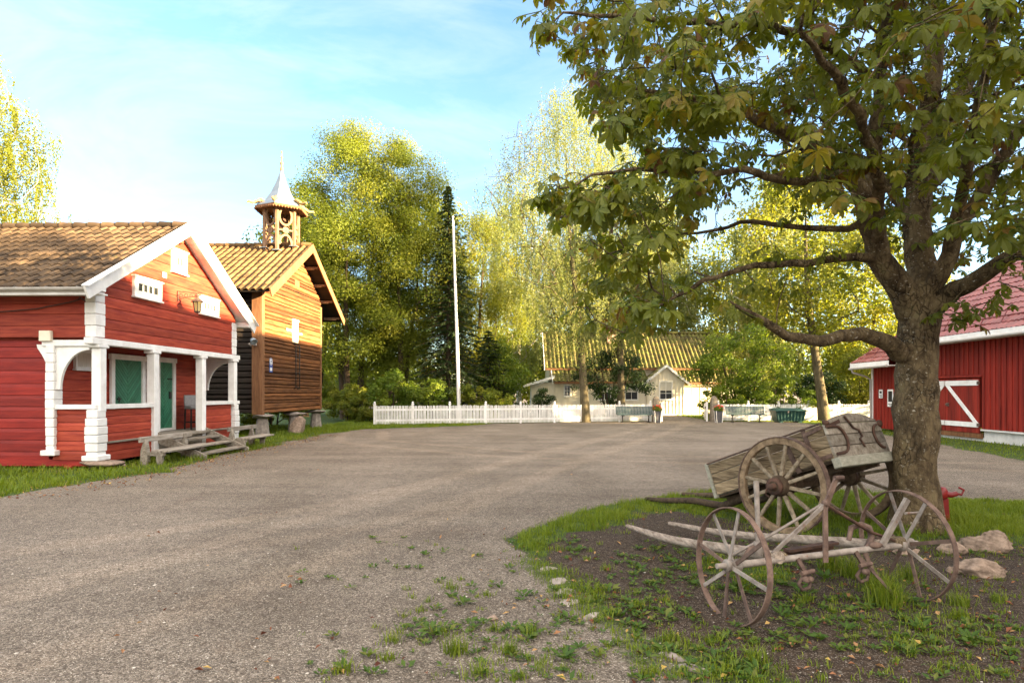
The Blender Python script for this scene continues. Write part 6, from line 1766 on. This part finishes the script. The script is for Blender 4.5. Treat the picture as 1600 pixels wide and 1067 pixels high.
# ------------------------------------------------------------------ red iron pump by the trunk
pp = thing('hand_pump', 'small red iron pump half hidden behind the chestnut trunk', 'pump', (5.22, 7.72, 0))
x, y = 5.22, 7.72; g0 = ghs(x, y)
mb = MB(); mb.extr([(x - .12, y, g0), (x + .07, y, g0), (x + .055, y, g0 + .30), (x - .08, y, g0 + .30)], (0, .07, 0)); mb.build('post', MAT['redpump'], pp, .01)
mb = MB(); mb.lathe([(.05, 0), (.075, .02), (.075, .10), (.05, .14), (.0, .15)], (x - .03, y + .03, g0 + .29), seg=14); mb.tube([(x - .02, y + .02, g0 + .36), (x + .08, y, g0 + .34), (x + .14, y - .01, g0 + .36)], [.04, .035, .03], 8)
mb.tube([(x + .12, y, g0 + .37), (x + .20, y, g0 + .34), (x + .23, y, g0 + .40), (x + .17, y, g0 + .43)], .014, 6); mb.build('spout', MAT['redpump'], pp)

# ------------------------------------------------------------------ stones
def on_ground(px, py):
    d = CAMH * FPX / (py - HOR); x = (px - 800) / FPX * d
    for _ in range(3):
        g = ghs(x, d); d = (CAMH - g) * FPX / (py - HOR); x = (px - 800) / FPX * d
    return np.array([x, d, ghs(x, d)])
stones = [(1551, 904, (.50, .30, .22), 201, .25, 'largest pale flat boulder at the right edge of the island'),
          (1556, 864, (.48, .26, .25), 202, .45, 'long split boulder just behind the largest one'),
          (1501, 868, (.30, .22, .20), 203, .3, 'small triangular stone between the iron wheel and the boulders'),
          (1424, 868, (.26, .17, .12), 204, .1, 'low stone at the foot of the chestnut trunk'),
          (1496, 897, (.16, .11, .08), 205, .2, 'little stone in the grass left of the largest boulder'),
          (1566, 846, (.30, .22, .16), 206, .2, 'low stone behind the long split boulder')]
for px, py, sz, sd, rz, lb in stones:
    p = on_ground(px, py); c, s = math.cos(-rz), math.sin(-rz)
    mb = MB(); mb.rock(p + (0, sz[1] * .5, sz[2] * .18), sz, sd, 44, 26, 0, np.array([[c, -s, 0], [s, c, 0], [0, 0, 1]]), .11)
    tag(mb.build('boulder', MAT['rock']), lb, 'stone', 'boulders by the chestnut')
edge = [(858, 888, .20, .13, 211, 'low grey kerb stone at the far end of the stone row'), (874, 908, .22, .15, 212, 'flat kerb stone second from the far end of the row'), (884, 925, .19, .15, 213, 'flat kerb stone in the middle of the row'), (890, 940, .20, .13, 214, 'kerb stone fourth from the far end, darker top'), (928, 962, .22, .10, 215, 'kerb stone half sunk in weeds past the middle'),
        (1052, 1026, .20, .08, 216, 'narrow stone of the row nearest the camera but one'), (1085, 1046, .22, .09, 217, 'narrow pale stone of the row nearest the camera')]
for px, py, a, b, sd, lb in edge:
    p = on_ground(px, py); rz = .6 if py < 1000 else -.75; c, s = math.cos(rz), math.sin(rz)
    mb = MB(); mb.rock(p + (0, .0, -.004), (a * .9, b * 1.05, .05), sd, 14, 14, 0, np.array([[c, -s, 0], [s, c, 0], [0, 0, 1]]), .04)
    tag(mb.build('kerb_stone', MAT['stone']), lb, 'stone', 'row of stones edging the island')
p = on_ground(770, 968); mb = MB(); mb.rock(p + (0, 0, .01), (.09, .07, .05), 221, 10, 10); tag(mb.build('stone', MAT['rock']), 'small lone stone lying in the gravel among weeds', 'stone')

# ------------------------------------------------------------------ grass, weeds, fallen leaves
def in_view(x, y, m=.08): return (y > 1.9) & (np.abs(x) < y * (.80 + m) + .2) & (y < 60)
def blades(mb, x, y, z, h, w, rg, lean=.5, rnd=None):
    n = len(x); a = rg.random(n) * 2 * PI; f = np.stack([np.cos(a), np.sin(a), np.zeros(n)], 1); s = np.stack([-np.sin(a), np.cos(a), np.zeros(n)], 1)
    ln = (lean * (.2 + .9 * rg.random(n)) * h)[:, None]; h = h[:, None]; w = w[:, None]; b = np.stack([x, y, z - .006], 1); up = np.array([0, 0, 1.0])
    v0 = b - s * w / 2; v1 = b + s * w / 2; m = b + up * h * .55 + f * ln * .3; v2 = m + s * w * .4; v3 = m - s * w * .4; t = b + up * h * .93 + f * ln
    V = np.stack([v0, v1, v2, v3, t], 1).reshape(-1, 3); k = np.arange(n) * 5
    r = rg.random(n) if rnd is None else rnd
    V0 = mb.n
    mb.add(V, np.stack([k, k + 1, k + 2, k + 3], 1), 0, r)
    mb.V.pop(); mb.n = V0
    mb.add(V, np.stack([k + 3, k + 2, k + 4], 1), 0, r)
def grass():
    rg = np.random.default_rng(301); mb = MB()
    def scatter(n, x0, x1, y0, y1, hmin, hmax, w, powr=1.0, bias=1.0):
        x = rg.uniform(x0, x1, n); y = y0 + (y1 - y0) * rg.random(n) ** powr
        k = in_view(x, y); x, y = x[k], y[k]
        g = grass_w(x, y); c2 = vn2(x, y, 7.5, 53); k = rg.random(len(x)) < g ** 1.5 * (.25 + 1.1 * sst(.3, .62, c2)); x, y, g, c2 = x[k], y[k], g[k], c2[k]
        cl = vn2(x, y, 2.6, 51); h = (hmin + (hmax - hmin) * rg.random(len(x)) ** 1.6) * (.6 + 1.0 * cl) * (.5 + .5 * g) * (.5 + 1.0 * c2)
        blades(mb, x, y, gh(x, y), h, w * (.7 + .6 * rg.random(len(x))), rg, .7, np.clip(.55 * vn2(x, y, 1.1, 52) + .5 * rg.random(len(x)), 0, 1))
    scatter(300000, -.4, 9.5, 2.5, 10.8, .03, .10, .0062)
    scatter(60000, 4.5, 13, 6, 10.5, .03, .08, .007)
    scatter(150000, -17, -5.5, 8.8, 31, .04, .13, .014, 1.8)
    scatter(70000, -9, 8, 26, 37, .04, .12, .02)
    scatter(40000, 11, 24, 13, 36, .03, .09, .02)
    scatter(22000, 6, 24, 34, 45, .04, .12, .025)
    o = mb.build('grass', MAT['grass']); tag(o, 'short green grass on the island and along the buildings', 'grass', None, 'stuff')
grass()
def tufts():
    """longer tufts standing on their own in gravel and soil"""
    rg = np.random.default_rng(302)
    def tuft(mb, c, n, h, r, w=.0055):
        x = c[0] + rg.normal(size=n) * r; y = c[1] + rg.normal(size=n) * r
        blades(mb, x, y, gh(x, y), h * (.45 + .6 * rg.random(n)), np.full(n, w) * (.7 + .6 * rg.random(n)), rg, .9, np.clip(rg.random(n) * .9, 0, 1))
    mb = MB()
    L = [(705, 920, 60, .10), (712, 1020, 110, .14), (612, 1003, 50, .09), (606, 1030, 45, .09), (625, 990, 30, .08), (795, 1020, 90, .10), (830, 990, 60, .09), (745, 1055, 60, .12), (535, 1050, 60, .10), (775, 985, 50, .08), (815, 1060, 40, .08), (870, 860, 45, .11), (935, 925, 45, .12), (1000, 950, 50, .10), (1045, 1000, 80, .09), (1115, 1005, 50, .10), (1185, 1035, 90, .13), (1265, 850, 110, .2), (1300, 890, 160, .24), (1330, 900, 160, .26), (1385, 945, 240, .27), (1370, 920, 160, .22), (1255, 940, 70, .10), (1420, 905, 120, .18), (1120, 880, 90, .16), (1160, 915, 80, .14), (1500, 945, 120, .12), (1560, 940, 90, .10), (1410, 1010, 70, .1), (1500, 965, 80, .1), (950, 890, 40, .09), (660, 955, 35, .07), (690, 990, 45, .08), (760, 930, 35, .06), (850, 1040, 40, .08), (1010, 1055, 70, .1), (1040, 940, 40, .09)]
    for px, py, n, h in L: tuft(mb, on_ground(px, py), n, h, .012 + .16 * h + .012 * rg.random())
    for k in range(420):                                   # smaller ones everywhere in the weedy ground
        px, py = rg.uniform(430, 1600), rg.uniform(845, 1066)
        if px < 900 and rg.random() > sst(430, 800, px) * .55: continue
        q = on_ground(px, py)
        tuft(mb, q, rg.integers(6, 22), rg.uniform(.03, .075), .02)
    o = mb.build('grass_tufts', MAT['grass']); tag(o, 'longer loose tufts of grass in gravel and soil', 'grass', None, 'stuff')
    # broad leaved weeds: little rosettes
    mb = MB(); C, N, D, S = [], [], [], []
    spots = []
    for k in range(3400):
        px, py = rg.uniform(380, 1600), rg.uniform(840, 1066); spots.append((px, py))
    P_ = np.array([on_ground(a, b) if True else 0 for a, b in spots])
    w_isl = sdf_poly(P_[:, 0], P_[:, 1], ISLAND); nzc = vn2(P_[:, 0], P_[:, 1], 1.9, 61)
    for q, wi, nz, (px, py) in zip(P_, w_isl, nzc, spots):
        pr = .8 if wi > 0 else .34 * sst(420, 760, px)
        if rg.random() > pr * sst(.38, .6, nz): continue
        n = rg.integers(4, 11); R = rg.uniform(.02, .06) * (1.4 if rg.random() < .12 else 1)
        a = rg.random() * 6 + np.arange(n) * 2.4; d = np.stack([np.cos(a), np.sin(a), .25 + .5 * rg.random(n)], 1)
        C.append(q + d * R * (.4 + .5 * rg.random(n))[:, None] * np.array([1, 1, .7]) + (0, 0, .008)); N.append(np.tile((0, 0, 1.0), (n, 1)) - d * .35 + rg.normal(size=(n, 3)) * .2); D.append(d); S.append(np.full(n, R) * (.7 + .5 * rg.random(n)))
    C = np.vstack(C); S = np.concatenate(S); leaf_quads(mb, C, np.vstack(N), np.vstack(D), S, S * .52, rg.random(len(C)))
    for (px, py, R) in ((880, 1030, .085), (905, 1012, .05), (1255, 930, .1), (1290, 905, .1), (1220, 960, .07), (1185, 1050, .08), (1440, 985, .09), (1515, 1000, .08), (1325, 985, .07)):   # dock leaves
        q = on_ground(px, py); n = 7; a = rg.random() * 6 + np.arange(n) * 2.4; d = np.stack([np.cos(a), np.sin(a), .5 + .3 * rg.random(n)], 1)
        leaf_quads(mb, q + d * R * .6, np.tile((0, 0, 1.0), (n, 1)) - d * .4, d, np.full(n, R * 1.3), np.full(n, R * .45), rg.random(n) * .5)
    o = mb.build('weeds', MAT['weed']); tag(o, 'low broad leaved weeds in the soil and gravel', 'weeds', None, 'stuff')
tufts()
def litter():
    rg = np.random.default_rng(303); mb = MB(); C = []
    for k in range(5200):
        r = rg.random()
        if r < .55: px, py = rg.uniform(400, 1600), rg.uniform(800, 1067)
        elif r < .75: px, py = rg.uniform(0, 1400), rg.uniform(680, 1067)
        else:
            y = rg.uniform(9.5, 24); C.append((np.interp(y, [9.5, 12.8, 16, 24], [-7.5, -6.9, -7.1, -6.9]) + rg.normal() * .35, y)); continue
        if py < 720: continue
        d = CAMH * FPX / (py - HOR); x = (px - 800) / FPX * d
        wi = float(sdf_poly(np.array([x]), np.array([d]), ISLAND)[0])
        nz = float(vn2(np.array([x]), np.array([d]), 1.3, 71)[0])
        pr = .34 if wi > 0 else .26 * sst(.6, -1.5, -wi - 1) if wi > -1.5 else .07
        if rg.random() > pr * (.25 + 1.5 * sst(.4, .75, nz)): continue
        C.append((x, d))
    C = np.array(C); n = len(C); z = gh(C[:, 0], C[:, 1])
    N = np.tile((0, 0, 1.0), (n, 1)) + rg.normal(size=(n, 3)) * .35
    s = rg.uniform(.018, .06, n) * np.where(C[:, 1] > 9, 1.0, 1)
    leaf_quads(mb, np.stack([C[:, 0], C[:, 1], z + .008 + .012 * rg.random(n)], 1), N, rg.normal(size=(n, 3)), s, s * rg.uniform(.35, .8, n), rg.random(n), .35)
    o = mb.build('fallen_leaves', MAT['litter']); tag(o, 'brown and tan fallen leaves scattered on the ground', 'leaves', None, 'stuff')
litter()
def pebbles():
    rg = np.random.default_rng(304); n = 15000
    d = 2.4 + 6.0 * rg.random(n) ** 1.3; x = (rg.random(n) - .5) * 2 * d * .86
    s = soil_w(x, d); k = rg.random(n) > s * .8; x, d = x[k], d[k]; n = len(x)
    r = rg.uniform(.0025, .0065, n) * (1 + .8 * (rg.random(n) < .06))
    o = np.array([[1, 0, 0], [-1, 0, 0], [0, 1, 0], [0, -1, 0], [0, 0, 1], [0, 0, -.3]], float)
    V = (o[None] * (1 + .35 * rg.normal(size=(n, 6, 1)))) * r[:, None, None] * np.array([1.15, 1, .62])
    a = rg.random(n) * 6.28; c, s_ = np.cos(a)[:, None], np.sin(a)[:, None]
    V = np.stack([V[..., 0] * c - V[..., 1] * s_, V[..., 0] * s_ + V[..., 1] * c, V[..., 2]], -1) + np.stack([x, d, gh(x, d) + .001], 1)[:, None]
    f = np.array([[0, 2, 4], [2, 1, 4], [1, 3, 4], [3, 0, 4], [2, 0, 5], [1, 2, 5], [3, 1, 5], [0, 3, 5]])
    F = (np.arange(n)[:, None, None] * 6 + f[None]).reshape(-1, 3)
    t = NT('pebble'); cc = t.ramp(t.rnd(), [(0, (.07, .058, .045)), (.5, (.19, .165, .135)), (.85, (.33, .295, .25)), (1, (.55, .50, .43))]); m = t.pbr(cc, .9, None, 0, .2)
    mb = MB(); mb.add(V.reshape(-1, 3), F, 0, np.repeat(rg.random(n), 8)); ob = mb.build('loose_gravel', m); tag(ob, 'loose small gravel stones in the foreground', 'gravel', None, 'stuff')
pebbles()
